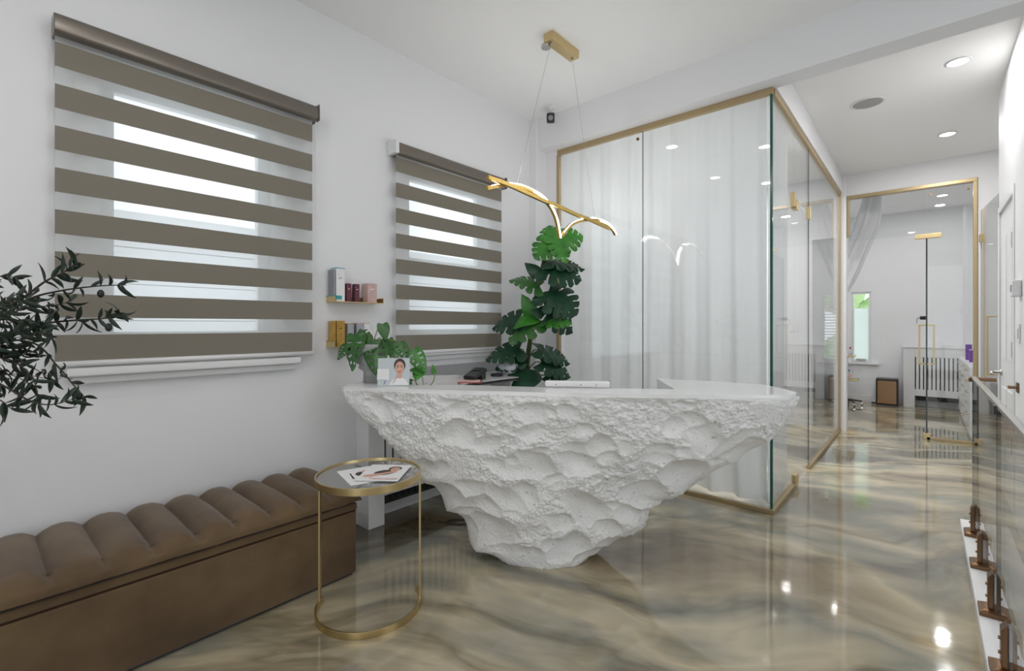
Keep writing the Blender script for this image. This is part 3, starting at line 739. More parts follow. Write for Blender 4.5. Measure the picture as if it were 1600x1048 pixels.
# ------------------------------------------------------------------ bench
X0, X1, Y0, Y1 = -2.685, -2.15, .037, 1.287
be = thing('bench', 'long brown velvet bench with channel tufted lid along the left wall', 'bench', (-2.42, .66, 0))
obj('base', B((X0+.01, X1, Y0+.01, Y1-.006, .012, .322)), M['velvet'], be, bevel=.012, seg=3)
obj('plinth', B((X0+.02, X1-.02, Y0+.02, Y1-.02, 0, .012)), M['dark'], be)
obj('seam_piping', B((X0+.012, X1-.004, Y0+.012, Y1-.010, .318, .328)), M['velvetd'], be)
obj('lid_band', B((X0+.008, X1+.002, Y0+.008, Y1-.004, .327, .360)), M['velvet'], be, bevel=.006)
obj('shadow_gap', B((X0+.02, X1-.012, Y0+.02, Y1-.014, .359, .380)), M['velvetd'], be)  # dark inset strip stands in for the shade under the lid
bm = bmesh.new(); NY, NX = 306, 72; nch = 9; grid = []
def cush(f, u):
    """u runs up the back, over the top and down the front"""
    ch = f*nch; k = ch-math.floor(ch); seamd = min(k, 1-k)
    bul = (1-(1-min(seamd/.5, 1))**2.4)
    prof = [(-.262, .372), (-.268, .40), (-.255, .435), (-.20, .452), (-.08, .458), (.08, .458), (.19, .452), (.255, .435), (.283, .405), (.290, .380), (.286, .374), (.27, .372)]
    q = u*(len(prof)-1); i = min(int(q), len(prof)-2); r = q-i
    a = prof[max(i-1, 0)]; b = prof[i]; c = prof[i+1]; d = prof[min(i+2, len(prof)-1)]
    cr = lambda k_: .5*((2*b[k_])+(c[k_]-a[k_])*r+(2*a[k_]-5*b[k_]+4*c[k_]-d[k_])*r*r+(3*b[k_]-a[k_]-3*c[k_]+d[k_])*r**3)
    x, z = cr(0), cr(1)
    # depth of the seam: deep on the top, running out just below the front edge
    run = max(0, min(1, (z-.398)/.03))
    dep = .042*(1-bul)*run
    pinch = max(0, 1-abs(x-.258)/.045)*max(0, 1-seamd/.16)*run
    wr = .006*noise.noise(Vector((f*40, u*9, 2)))*max(0, 1-seamd/.35)*run + .003*noise.noise(Vector((f*14, u*5, 8)))
    nx = max(-1, min(1, x/.29)); nx = nx**5; nz = max(0, 1-abs(nx))
    x -= (dep*nx + pinch*.030); z -= dep*max(nz, .2)-wr
    e = min(f, 1-f)*1.25
    yy = Y0-.004+f*(Y1-Y0+.010)
    if e < .03:
        s = 1-e/.03; z -= .028*s*s*(max(0, (z-.366))/.09)
    return Vector(((X0+X1)/2+x, yy, z))
for i in range(NY+1):
    grid.append([bm.verts.new(cush(i/NY, j/NX)) for j in range(NX+1)])
for a, b in zip(grid, grid[1:]):
    for j in range(NX): bm.faces.new((a[j], a[j+1], b[j+1], b[j]))
    bm.faces.new((a[NX], a[0], b[0], b[NX]))
bm.faces.new(grid[0]); bm.faces.new(grid[-1][::-1])
obj('cushion_lid', bm, M['velvet'], be, smooth=True)

# ------------------------------------------------------------------ round side table
TC = at(-.634, 2.105, 0); TR = .222
tb = thing('side_table', 'round gold side table with smoked glass top and open ring base', 'side table', TC)
ring = lambda r, z, a0, a1, n: [TC+RT*(r*math.cos(a0+(a1-a0)*k/n))+FW*(r*math.sin(a0+(a1-a0)*k/n))+Vector((0, 0, z)) for k in range(n+1)]
bm = bmesh.new(); addsweep(bm, ring(TR, .585, 0, 2*PI, 72)[:-1], .008, .030, closed=True); obj('top_rim', bm, M['brass'], tb, bevel=.001)
bm = bmesh.new(); addlathe(bm, [(TR-.0045, .585), (TR-.0045, .593)], TC, 64); obj('table_top', bm, M['tglass'], tb)
bm = bmesh.new(); addsweep(bm, ring(TR, .014, -PI-.15, .62, 60), .008, .028); obj('base_ring', bm, M['brass'], tb, bevel=.001)
for ang in (-PI-.02, .10):
    p = TC+RT*(TR*math.cos(ang))+FW*(TR*math.sin(ang))
    bm = bmesh.new(); addsweep(bm, [p+Vector((0, 0, .02)), p+Vector((0, 0, .580))], .020, .008, up=(p-TC)); obj('leg', bm, M['brass'], tb, bevel=.001)
# two leaflets on the table
def brochure(c, rot, wd, ht, z, label, kind):
    r = thing('brochure', label, 'brochure', (c.x, c.y, z))
    u = RT*math.cos(rot)+FW*math.sin(rot); v = -RT*math.sin(rot)+FW*math.cos(rot)
    o = Vector((c.x, c.y, z))-u*wd/2-v*ht/2
    bm = bmesh.new(); addslab(bm, [(0, 0), (wd, 0), (wd, ht), (0, ht)], o, u, v, .002); obj('page', bm, M['paper'], r)
    o = o+Vector((0, 0, .0021))
    E = lambda cx, cy, rx, ry, n=20, t=0: [(cx+rx*math.cos(2*PI*k/n)*math.cos(t)-ry*math.sin(2*PI*k/n)*math.sin(t), cy+rx*math.cos(2*PI*k/n)*math.sin(t)+ry*math.sin(2*PI*k/n)*math.cos(t)) for k in range(n)]
    if kind == 0:
        bits = [('hair', E(wd*.52, ht*.50, wd*.26, ht*.15, 20, .5)), ('hair', E(wd*.68, ht*.74, wd*.16, ht*.13)), ('skin', E(wd*.70, ht*.68, wd*.115, ht*.13)), ('skin', [(wd*.1, ht*.2), (wd*.28, ht*.2), (wd*.62, ht*.42), (wd*.8, ht*.5), (wd*.74, ht*.6), (wd*.5, ht*.46), (wd*.1, ht*.3)]), ('pinkp', [(wd*.3, ht*.08), (wd*.95, ht*.08), (wd*.95, ht*.15), (wd*.3, ht*.15)]), ('lips', E(wd*.70, ht*.63, wd*.03, ht*.015))]
    else:
        bits = [('hair', E(wd*.55, ht*.56, wd*.20, ht*.16, 20, .8)), ('skin', E(wd*.62, ht*.66, wd*.09, ht*.11)), ('hair', [(wd*.18, ht*.35), (wd*.23, ht*.33), (wd*.26, ht*.7), (wd*.23, ht*.7)]), ('pinkp', [(wd*.2, ht*.14), (wd*.9, ht*.2), (wd*.9, ht*.28), (wd*.2, ht*.24)])]
    for k, (mm, poly) in enumerate(bits):
        bm = bmesh.new(); addslab(bm, poly, o+Vector((0, 0, .0003*k)), u, v, .0003); obj('cover_print', bm, M[mm], r)
brochure(TC-RT*.02+FW*(-.03), .595, .165, .225, .5935, 'white brochure with a dark haired figure, half covered by another on the gold table', 1)
brochure(TC+RT*.070+FW*(-.012), -.05, .185, .225, .5985, 'white brochure with a woman resting her chin, uppermost on the gold table', 0)

# ------------------------------------------------------------------ radiator cover behind the desk, counter top over it
def radcover(name, label, loc, axis, length, depth, height, post, slat_n, cat='radiator cover', foot=.0, extra=None):
    """front runs along +x of the thing, depth along +y"""
    r = thing(name, label, cat, loc, axis)
    zb = .18
    bm = bmesh.new()
    for b in ((0, post, 0, depth, 0, height), (length-post, length, 0, depth, 0, height), (post, length-post, 0, .022, height-.14, height), (post, length-post, 0, .022, zb, zb+.10)): addbox(bm, *b)
    obj('frame', bm, M['white'], r, local=True, bevel=.003)
    bm = bmesh.new(); span = length-2*post; pitch = span/slat_n
    for k in range(slat_n): addbox(bm, post+k*pitch+pitch*.30, post+(k+1)*pitch, .004, .018, zb+.10, height-.14)
    obj('slats', bm, M['white'], r, local=True)
    obj('top_board', B((-.01, length+.01, -.012, depth, height, height+.022)), M['white'], r, local=True, bevel=.004)
    bm = bmesh.new(); addbox(bm, post+.02, length-post-.02, depth*.45, depth*.9, .10, height-.05)
    for k in range(int(span/.05)): addbox(bm, post+.03+k*.05, post+.055+k*.05, depth*.36, depth*.45, .12, height-.08)
    obj('radiator_body', bm, M['dark'], r, local=True)  # radiator coloured near-black to stand in for shade behind the slats
    return r
radcover('radiator_cover', 'white slatted radiator cover on the left wall behind the desk', (-2.555, 1.60, 0), PI/2, 1.75, .143, .815, .115, 26)
radcover('radiator_cover', 'white slatted radiator cover against the far back wall beside the bronze bin', (-.25, YB-.25, 0), 0, 1.3, .248, .905, .135, 22)
bc = thing('back_counter', 'white counter shelf under the second blind carrying small office things', 'counter', (-2.45, 2.4, .80))
obj('board', B((-2.695, -2.27, 2.13, 2.68, .842, .868)), M['gloss'], bc, bevel=.003)
obj('edge_strip', B((-2.27, -2.262, 2.13, 2.68, .846, .864)), M['black'], bc)
for y in (2.20, 2.62): obj('bracket', B((-2.50, -2.30, y, y+.03, .77, .842)), M['white'], bc)
struct('trim_counter', B((-2.70, -2.69, 2.13, 2.90, .868, .955)), M['greycab'])

cb = bmesh.new(); cc = at(-.33, 2.98, .005)
addtube(cb, [cc+RT*(.085*math.cos(a*.28))+FW*(.045*math.sin(a*.28)+.002*a) for a in range(24)]+[cc+RT*.16+FW*.10, cc+RT*.20+FW*.30], .004, 6)
tag(obj('power_cable', cb, M['black'], smooth=True), 'thin dark cable looped on the floor under the desk', 'cable')
# things on the counter
ct = thing('card_terminal', 'black card payment terminal lying on the back counter', 'card terminal', at(-.255, 3.30, .868), YAW-.35)
bm = bmesh.new(); addprism(bm, [(-.045, -.10), (.045, -.10), (.05, .10), (-.05, .10)], 0.012, .04); bmesh.ops.rotate(bm, verts=bm.verts, cent=(0, -.1, .012), matrix=Matrix.Rotation(.20, 3, 'X')); obj('body', bm, M['black'], ct, local=True, bevel=.008)
bm = bmesh.new(); addbox(bm, -.035, .035, .01, .08, .0635, .066); bmesh.ops.rotate(bm, verts=bm.verts, cent=(0, 0, .064), matrix=Matrix.Rotation(.20, 3, 'X')); obj('screen', bm, M['dark'], ct, local=True)
obj('stand', B((-.04, .04, .02, .09, 0, .045)), M['black'], ct, local=True)
pp = thing('paper_stack', 'pink and white papers under the black card terminal', 'papers', at(-.30, 3.22, .868), YAW)
obj('sheet', B((-.09, .10, -.10, .0, 0, .006)), M['lips'], pp, local=True); obj('sheet', B((-.085, .085, -.09, .008, .006, .012)), M['pinkp'], pp, local=True)
tp_ = thing('tape_roll', 'flat black roll on the back counter beside the plastic bag', 'roll', at(-.115, 3.55, .868))
bm = bmesh.new(); addlathe(bm, [(.018, 0), (.045, 0), (.045, .022), (.018, .022), (.018, 0)], at(-.115, 3.55, .868), 28, cap=False); obj('ring', bm, M['black'], tp_, smooth=False)
bg = bmesh.new(); sph(bg, at(-.04, 3.62, .925), .075, (1.2, .8, .75), 4)
for v in bg.verts: v.co += Vector(noise.noise_vector(v.co*16))*.014; v.co.z = max(v.co.z, .869)
tag(obj('plastic_bag', bg, M['bag'], smooth=True), 'crumpled clear plastic bag on the back counter below the monstera', 'bag')

# ------------------------------------------------------------------ wall shelves and boxes
def shelf(z, label):
    r = thing('wall_shelf', label, 'shelf', (XL, 1.56, z))
    obj('ledge', B((XL, XL+.105, 1.405, 1.735, z-.005, z)), M['brass'], r)
    obj('back_lip', B((XL, XL+.006, 1.405, 1.735, z, z+.032)), M['brass'], r)
    obj('end_lip', B((XL+.006, XL+.105, 1.405, 1.409, z, z+.028)), M['brass'], r); obj('end_lip', B((XL+.006, XL+.105, 1.731, 1.735, z, z+.028)), M['brass'], r)
shelf(1.392, 'upper brass ledge shelf between the two blinds'); shelf(1.125, 'lower brass ledge shelf between the two blinds, behind the leaves')
def carton(name, label, cat, y0, y1, z, h, dep, m, band=None, line=None, grp=None, top=None, x0=XL+.012):
    r = thing(name, label, cat, (x0+dep/2, (y0+y1)/2, z), 0, grp)
    obj('carton', B((x0, x0+dep, y0, y1, z, z+h)), M[m], r, bevel=.0015)
    if band: obj('printed_band', B((x0-.0005, x0+dep+.0006, y0-.0006, y1-.02, z+.012, z+.035)), M[band], r)
    if top: obj('printed_top', B((x0-.0005, x0+dep+.0005, y0-.0005, y1+.0005, z+h-.004, z+h+.0006)), M[top], r)
    if line:
        bm = bmesh.new(); w_ = y1-y0
        for k, (f0, f1, zz) in enumerate(((.2, .32, .80), (.25, .7, .70), (.3, .6, .67))): addbox(bm, x0+dep, x0+dep+.0006, y0+w_*f0, y0+w_*f1, z+h*zz, z+h*zz+.003)
        obj('print_lines', bm, M[line], r)
carton('product_box', 'tall grey and white box with teal foot at the left end of the upper shelf', 'box', 1.412, 1.426, 1.392, .188, .060, 'grey', 'teal')
carton('product_box', 'tallest white box with teal bottom stripe, second from left on the upper shelf', 'box', 1.430, 1.486, 1.392, .200, .060, 'paper', 'teal', 'grey', None, 'teal')
for yy, l in ((1.502, 'slim maroon tube box, left of the two on the upper shelf'), (1.557, 'slim maroon tube box, right of the two on the upper shelf')):
    carton('tube_box', l, 'box', yy, yy+.032, 1.392, .112, .034, 'maroon', None, 'rose', x0=XL+.03)
carton('product_box', 'pale pink box at the right end of the upper shelf', 'box', 1.635, 1.702, 1.392, .120, .060, 'rose', None, 'paper', None, None, XL+.02)
carton('product_box', 'narrow gold box at the left end of the lower shelf', 'box', 1.412, 1.428, 1.125, .150, .060, 'goldbox')
carton('product_box', 'wider gold box, second from left on the lower shelf', 'box', 1.434, 1.486, 1.125, .152, .060, 'goldbox', None, 'stem')
carton('product_box', 'silver box with gold top in the middle of the lower shelf', 'box', 1.508, 1.550, 1.125, .135, .055, 'silver', None, None, None, 'goldbox')
carton('product_box', 'white and grey box with rose top, fourth along the lower shelf', 'box', 1.566, 1.612, 1.125, .138, .060, 'silver', None, 'grey', None, 'rose')
carton('product_box', 'white box with dark mark at the right end of the lower shelf', 'box', 1.618, 1.658, 1.125, .138, .055, 'paper', None, 'dark', None, 'rose')

# ------------------------------------------------------------------ leaves
def leafmesh(bm, base, tip, nrm, wid, slits=0, droop=.15, cup=.18, holes=False, heart=True, nt=66, ns=10, inner=.34, rnd=random):
    base, tip, nrm = Vector(base), Vector(tip), Vector(nrm)
    ax = tip-base; L = ax.length; ax.normalize(); side = ax.cross(nrm).normalized(); n = side.cross(ax).normalized()
    def wfun(t_):
        if heart: return wid*(max(0, math.sin(PI*min(1, (t_+.10)/1.10)**.62)))**.75*(1-.25*t_)*1.12
        return wid*max(0, math.sin(PI*t_**.8))**.9
    for s in (-1, 1):
        G = []
        for i in range(nt+1):
            t_ = i/nt; row = []
            lobe = (t_*(slits+.001)+(.2 if s > 0 else 0)) % 1 if slits else .5
            for j in range(ns+1):
                f = j/ns; w_ = wfun(t_)*f
                if slits and not holes: w_ *= 1-.20*f*f*(abs(lobe-.5)*2)**2.5
                sweep = (.40*w_*f*min(1, t_*2.2) if slits and not holes else .08*L*f*f) - (.20*L*f*(1-t_)**4 if heart else 0)
                p = base + ax*(t_*L*(1.0 if slits and not holes else 1)+sweep) + side*s*w_ - n*(droop*L*t_*t_) - n*(cup*w_*f*.8) + n*(.022*L*math.cos(lobe*2*PI)*f*(1-.4*f) if slits else 0) + n*(.05*L*math.sin(t_*5+s)*f*f)
                row.append(bm.verts.new(p))
            G.append(row)
        for i in range(nt):
            tm = (i+.5)/nt; lobe = (tm*(slits+.001)+(.2 if s > 0 else 0)) % 1 if slits else .5
            for j in range(ns):
                if slits and .12 < tm < .93:
                    if not holes and j >= ns*(inner+.25*((int(tm*(slits+.001)+(.2 if s > 0 else 0))*7+3) % 5)/5) and lobe < .17: continue
                    if holes and 2 <= j <= ns-3 and lobe < .34: continue
                q = (G[i][j], G[i+1][j], G[i+1][j+1], G[i][j+1])
                try: bm.faces.new(q if s > 0 else q[::-1])
                except ValueError: pass
    bmesh.ops.remove_doubles(bm, verts=bm.verts, dist=.0004)
    bmesh.ops.delete(bm, geom=[v for v in bm.verts if not v.link_faces], context='VERTS')

# tall monstera in the corner, behind the desk
def px(x, y, d): return at((x-800)/740*d, d, 1.25-(y-508)/740*d)
D = 3.66
mo = thing('monstera_plant', 'tall monstera plant in the corner behind the desk with split leaves', 'plant', at(.13, 3.70, 0))
mb = at(.13, 3.70, 0)
bm = bmesh.new(); addlathe(bm, [(.10, 0), (.115, .02), (.14, .27), (.145, .30), (.130, .30), (.125, .26)], mb, 32); obj('pot', bm, M['concrete'], mo, smooth=True)
bm = bmesh.new(); addlathe(bm, [(.124, .255), (.02, .268)], mb, 24); obj('soil', bm, M['bark'], mo)
trunk = bez([mb+Vector((0, 0, .25)), px(823, 590, 3.70), px(829, 530, 3.70), px(836, 470, 3.69), px(846, 420, 3.68), px(853, 395, 3.67)], 40)
bm = bmesh.new(); addtube(bm, trunk, lambda f: .018-.008*f, 10)
for dx, dy, top in ((-.025, .01, .62), (.022, -.015, .75), (.0, .025, .5), (-.012, -.02, .85)):
    addtube(bm, [p+Vector((dx, dy, 0))*(1-i/len(trunk)) for i, p in enumerate(trunk[:int(len(trunk)*top)])], lambda f: .010-.005*f, 7)
obj('stem', bm, M['stem'], mo, smooth=True)
#  base px, tip px, half width, material, slits, depth shift of tip, normal tilt (right, up)
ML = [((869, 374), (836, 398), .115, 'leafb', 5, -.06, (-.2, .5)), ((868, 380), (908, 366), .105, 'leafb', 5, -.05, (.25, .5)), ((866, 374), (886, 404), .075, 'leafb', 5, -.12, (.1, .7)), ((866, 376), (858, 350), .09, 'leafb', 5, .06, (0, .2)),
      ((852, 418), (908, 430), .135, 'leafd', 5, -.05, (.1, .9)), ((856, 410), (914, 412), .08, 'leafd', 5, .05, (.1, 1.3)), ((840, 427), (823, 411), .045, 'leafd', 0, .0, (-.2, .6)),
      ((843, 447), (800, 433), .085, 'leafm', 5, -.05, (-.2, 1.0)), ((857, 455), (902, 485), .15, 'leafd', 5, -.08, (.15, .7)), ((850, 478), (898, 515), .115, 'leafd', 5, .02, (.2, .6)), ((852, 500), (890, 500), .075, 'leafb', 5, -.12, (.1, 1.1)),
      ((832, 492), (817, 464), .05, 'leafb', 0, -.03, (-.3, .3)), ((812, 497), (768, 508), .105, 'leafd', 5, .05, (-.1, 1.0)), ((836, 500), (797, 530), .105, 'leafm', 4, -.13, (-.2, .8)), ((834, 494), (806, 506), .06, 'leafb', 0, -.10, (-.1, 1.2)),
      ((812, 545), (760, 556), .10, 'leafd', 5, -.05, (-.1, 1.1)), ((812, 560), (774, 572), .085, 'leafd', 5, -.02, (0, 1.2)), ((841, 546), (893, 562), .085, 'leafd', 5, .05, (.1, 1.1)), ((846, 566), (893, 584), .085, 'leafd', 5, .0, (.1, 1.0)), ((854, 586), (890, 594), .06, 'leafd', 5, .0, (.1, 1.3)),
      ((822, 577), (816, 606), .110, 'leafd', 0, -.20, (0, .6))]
pet = bmesh.new()
for (b, t_, wd, mm, sl, sh, (tr, tu)) in ML:
    P0 = px(b[0], b[1], D-.05); P1 = px(t_[0], t_[1], D-.05+sh)
    nrm = (-FW + RT*tr + Vector((0, 0, tu))).normalized()
    bm = bmesh.new(); leafmesh(bm, P0, P0+(P1-P0)*1.04, nrm, wd*1.12, sl, droop=.16, cup=.25)
    obj('leaf', bm, M[mm], mo, smooth=True, solid=.0015)
    # petiole from the nearest trunk point a little below
    cand = [q for q in trunk if q.z > .45]
    near = min(cand, key=lambda q: (q-P0).length+2*abs((q.z+.10)-P0.z))
    addtube(pet, bez([near, near*.45+P0*.55+Vector((0, 0, .03)), P0], 12), .0045, 6)
obj('petiole', pet, M['stem'], mo, smooth=True)

# head shaped planter with a swiss cheese vine on the desk's left wing
HB = at(-.785, 2.66, .930)
hp = thing('head_planter', 'grey concrete head planter with trailing holed leaves on the left end of the desk', 'potted plant', HB)
bm = bmesh.new(); prof = [(.046, 0), (.050, .004), (.048, .035), (.047, .06), (.055, .085), (.068, .115), (.074, .15), (.076, .18), (.072, .205), (.066, .215)]
seg = 48; rings = []
fd_ = Vector((-.86, -.5, 0)).normalized(); fd_ = (-RT*.93-FW*.37)
for i in range(61):
    z = .215*i/60
    r = interp(z, [p[1] for p in prof], [p[0] for p in prof]); row = []
    for k in range(seg):
        a = 2*PI*k/seg; ca_, sa_ = math.cos(a), math.sin(a)
        ex = 0
        front = max(0, ca_)
        ex += .016*front**6*math.exp(-((z-.083)/.012)**2)          # chin
        ex += .010*front**10*math.exp(-((z-.108)/.006)**2)+.010*front**10*math.exp(-((z-.120)/.005)**2)  # lips
        ex += .022*front**22*max(0, 1-abs(z-.143)/.022)             # nose
        ex += .008*front**3*math.exp(-((z-.175)/.012)**2)           # brow
        ex -= .008*(max(0, math.cos(a-.42))**22+max(0, math.cos(a+.42))**22)*math.exp(-((z-.160)/.009)**2)  # eye sockets
        ex += .010*(max(0, math.cos(a-1.6))**30+max(0, math.cos(a+1.6))**30)*math.exp(-((z-.145)/.018)**2)  # ears
        rr = r*(1+.12*abs(ca_)*min(1, max(0, (z-.06)/.05)))+ex
        d_ = fd_*ca_+Vector((-fd_.y, fd_.x, 0))*sa_
        row.append(bm.verts.new(HB+d_*rr+Vector((0, 0, z))))
    rings.append(row)
for a, b in zip(rings, rings[1:]):
    for k in range(seg): bm.faces.new((a[k], a[(k+1) % seg], b[(k+1) % seg], b[k]))
bm.faces.new(rings[0][::-1]); bm.faces.new(rings[-1])
obj('pot', bm, M['concrete'], hp, smooth=True)
VL = [((541, 541), (527, 560), .034, 'leafm', -.02, (-.3, .6)), ((556, 524), (548, 574), .052, 'leafm', -.10, (-.3, .5)), ((568, 522), (541, 530), .040, 'leafm', .02, (0, 1.2)), ((588, 533), (586, 580), .062, 'leafm', -.10, (.1, .35)), ((598, 506), (603, 529), .030, 'leafm', -.03, (.3, .3)),
      ((606, 530), (612, 556), .030, 'leafm', -.02, (.5, .3)), ((622, 537), (612, 563), .036, 'leafm', -.05, (-.1, .4)), ((624, 536), (636, 560), .034, 'leafm', -.04, (.3, .5)), ((645, 548), (664, 578), .042, 'leafb', -.04, (.2, .5)), ((660, 579), (641, 577), .030, 'leafb', -.03, (0, 1.0)), ((656, 577), (650, 592), .030, 'leafb', -.05, (.1, .6)),
      ((643, 596), (630, 594), .016, 'leafb', .0, (-.1, 1)), ((678, 583), (676, 570), .012, 'leafb', .0, (.2, .3)), ((566, 529), (562, 513), .026, 'leafm', .05, (0, .5)), ((574, 531), (576, 517), .026, 'leafm', .06, (.2, .5)), ((580, 536), (572, 552), .04, 'leafm', -.06, (-.1, .5)), ((600, 534), (616, 545), .034, 'leafm', .02, (.3, .9))]
top = HB+Vector((0, 0, .21)); vb = bmesh.new()
for k, (b, t_, wd, mm, sh, (tr, tu)) in enumerate(VL):
    d0 = 2.62 if b[0] < 610 else 2.55
    P0 = px(b[0], b[1], d0); P1 = px(t_[0], t_[1], d0+sh)
    nrm = (-FW+RT*tr+Vector((0, 0, tu))).normalized(); bm = bmesh.new()
    leafmesh(bm, P0, P1, nrm, wd*1.08, 5 if wd > .03 else 0, droop=.08, cup=.2, holes=True, ns=8)
    obj('leaf', bm, M[mm], hp, smooth=True, solid=.001)
    if b[0] < 610: addtube(vb, bez([top+Vector((0, 0, -.01)), (top+P0)/2+Vector((0, 0, .025)), P0], 12), .0025, 6)
tr1 = bez([top, px(608, 530, 2.60), px(640, 545, 2.56), px(648, 560, 2.55), px(650, 598, 2.545), px(662, 602.5, 2.54), px(674, 600, 2.54), px(679, 588, 2.55), px(677, 578, 2.55)], 48)
addtube(vb, tr1, .0028, 6); addtube(vb, bez([px(662, 601.5, 2.54), px(660, 590, 2.54), px(661, 580, 2.54)], 10), .002, 6)
addtube(vb, bez([px(608, 530, 2.60), px(616, 534, 2.58), px(624, 537, 2.56)], 10), .002, 6); addtube(vb, bez([px(650, 596, 2.545), px(646, 594, 2.54), px(640, 595, 2.54)], 10), .002, 6)
obj('vine', vb, M['vine'], hp, smooth=True)

# picture card in a clear stand on the desk
cs = thing('card_stand', 'clear stand with a portrait card on the left end of the desk', 'sign', at(-.63, 2.50, .930))
U = RT*.995+FW*.08; V_ = Vector((0, 0, 1))+FW*.10; V_.normalize(); CO = at(-.71, 2.485, .931)
def cardbit(nm, poly, mm, k, th=.0006):
    bm = bmesh.new(); n = U.cross(V_).normalized(); addslab(bm, poly, CO+n*(.0007*k), U, V_, th); return obj(nm, bm, M[mm], cs)
EL = lambda cx, cy, rx, ry, n=28: [(cx+rx*math.cos(2*PI*k/n), cy+ry*math.sin(2*PI*k/n)) for k in range(n)]
bm = bmesh.new(); addslab(bm, [(0, 0), (.172, 0), (.172, .148), (0, .148)], CO-U.cross(V_).normalized()*.003, U, V_, .002); obj('stand', bm, M['glass'], cs)
bm = bmesh.new(); addslab(bm, [(0, -.0), (.172, -.0), (.172, .004), (0, .004)], CO, U, FW*10, .003); bm.free()
cardbit('card', [(.004, .002), (.168, .002), (.168, .146), (.004, .146)], 'print', 0)
cardbit('printed_square', [(.002, .033), (.064, .033), (.064, .090), (.002, .090)], 'paper', 5)
cardbit('printed_picture', [(.062, .004), (.165, .004), (.150, .032), (.128, .046), (.105, .046), (.080, .030)], 'paper', 1)
cardbit('printed_picture', EL(.117, .108, .030, .036), 'hair', 1)
cardbit('printed_picture', [(.104, .040), (.130, .040), (.127, .075), (.106, .075)], 'skin', 2)
cardbit('printed_picture', EL(.117, .094, .0235, .034), 'skin', 3)
for ex in (.108, .126): cardbit('printed_picture', EL(ex, .100, .0055, .0022, 12), 'hair', 4); cardbit('printed_picture', [(ex-.0055, .106), (ex+.0055, .1065), (ex+.005, .1085), (ex-.005, .108)], 'hair', 4)
cardbit('printed_picture', EL(.117, .074, .008, .0032, 14), 'lips', 4); cardbit('printed_picture', [(.1145, .083), (.1195, .083), (.118, .098), (.116, .098)], 'pinkp', 4)
cardbit('printed_picture', [(.080, .012), (.088, .016), (.108, .052), (.105, .054)], 'rose', 5)
cardbit('printed_picture', [(.036, .012), (.040, .012), (.047, .028), (.044, .028)], 'purple', 5)

wbx = thing('white_bar', 'narrow white bar with small brown studs lying at the back of the desk ledge', 'bar', at(.335, 2.44, .930), YAW-.13)
bm = bmesh.new(); addbox(bm, -.165, .165, -.018, .018, 0, .034); bb_ = obj('body', bm, M['gloss'], wbx, local=True, bevel=.010, seg=3)
for x in (-.108, .020, .097):
    bm = bmesh.new(); addtube(bm, [(x, -.0185, .016), (x, -.021, .016)], .003, 8); obj('stud', bm, M['bronze'], wbx, local=True)

# ------------------------------------------------------------------ olive tree leaning in from the left
OT = Vector((-2.28, -.42, 0))
ot = thing('olive_tree', 'dark olive tree reaching in at the left edge in front of the large blind', 'tree', OT)
bm = bmesh.new(); addlathe(bm, [(.14, 0), (.17, .02), (.19, .36), (.195, .40), (.175, .40), (.17, .34)], OT, 32); obj('pot', bm, M['concrete'], ot, smooth=True)
bm = bmesh.new(); addlathe(bm, [(.168, .335), (.02, .35)], OT, 24); obj('soil', bm, M['bark'], ot)
DO = 1.52
hub = px(-150, 560, 1.35)
wood = bmesh.new(); addtube(wood, bez([OT+Vector((0, 0, .33)), OT+Vector((.01, .02, .7)), hub], 16), lambda f: .022-.010*f, 8)
fol = bmesh.new(); rn = random.Random(11)
def oleaf(p, d, L, curl, up):
    d = d.normalized(); s = d.cross(up)
    if s.length < .01: s = d.cross(Vector((1, 0, 0)))
    s.normalize(); n = s.cross(d).normalized(); prev = None; c0 = Vector(p); dirv = d.copy()
    for i in range(8):
        f = i/7; w_ = L*.118*max(.04, math.sin(PI*(.06+.94*f)**.85)); nn = s.cross(dirv).normalized()
        row = [fol.verts.new(c0-s*w_+nn*w_*.25), fol.verts.new(c0), fol.verts.new(c0+s*w_+nn*w_*.25)]
        if prev:
            for k in range(2): fol.faces.new((prev[k], prev[k+1], row[k+1], row[k]))
        prev = row; c0 = c0+dirv*(L/7); dirv = (dirv+n*curl/7).normalized()
fruits = []
def twig(pts, nl, L0, r0=.0035, fruit=()):
    nl = int(nl*1.15); L0 *= 1.0
    c = bez(pts, 36); addtube(wood, c, lambda f: r0*(1-.7*f), 6)
    n = len(c)
    for k in range(nl):
        f = .06+.94*k/(nl-1); i = min(int(f*(n-1)), n-2); t_ = (c[i+1]-c[i]).normalized()
        for s in (0, 1):
            if rn.random() < .08: continue
            a = rn.uniform(0, 2*PI) if rn.random() < .4 else (PI/2 if (k+s) % 2 else -PI/2)+rn.uniform(-.7, .7)
            sd = t_.cross(FW).normalized(); u2 = sd.cross(t_).normalized()
            dv = t_*rn.uniform(.45, 1.0)+(sd*math.sin(a)+u2*math.cos(a))*rn.uniform(.7, 1.0)
            oleaf(c[i], dv, L0*rn.uniform(.75, 1.2), rn.uniform(.5, 2.3)*rn.choice((-1, 1, 1)), -FW+Vector(noise.noise_vector(c[i]*31))*1.2)
    for f, dz in fruit:
        i = int(f*(n-1)); fruits.append(c[i]+Vector((0, 0, dz)))
twig([hub, px(-40, 520, 1.45), px(40, 470, DO), px(90, 455, DO), px(150, 447, DO-.02), px(197, 445, DO-.04)], 17, .055, .005, ((.85, -.025),))
twig([hub, px(-20, 540, 1.45), px(60, 508, 1.50), px(120, 500, 1.48), px(165, 497, 1.46), px(192, 488, 1.45)], 18, .058, .005, ((.84, -.03),))
twig([hub, px(-30, 535, 1.45), px(50, 535, 1.47), px(90, 572, 1.44), px(118, 605, 1.42), px(134, 622, 1.41)], 15, .055, .004, ((.82, -.02), (.88, -.015)))
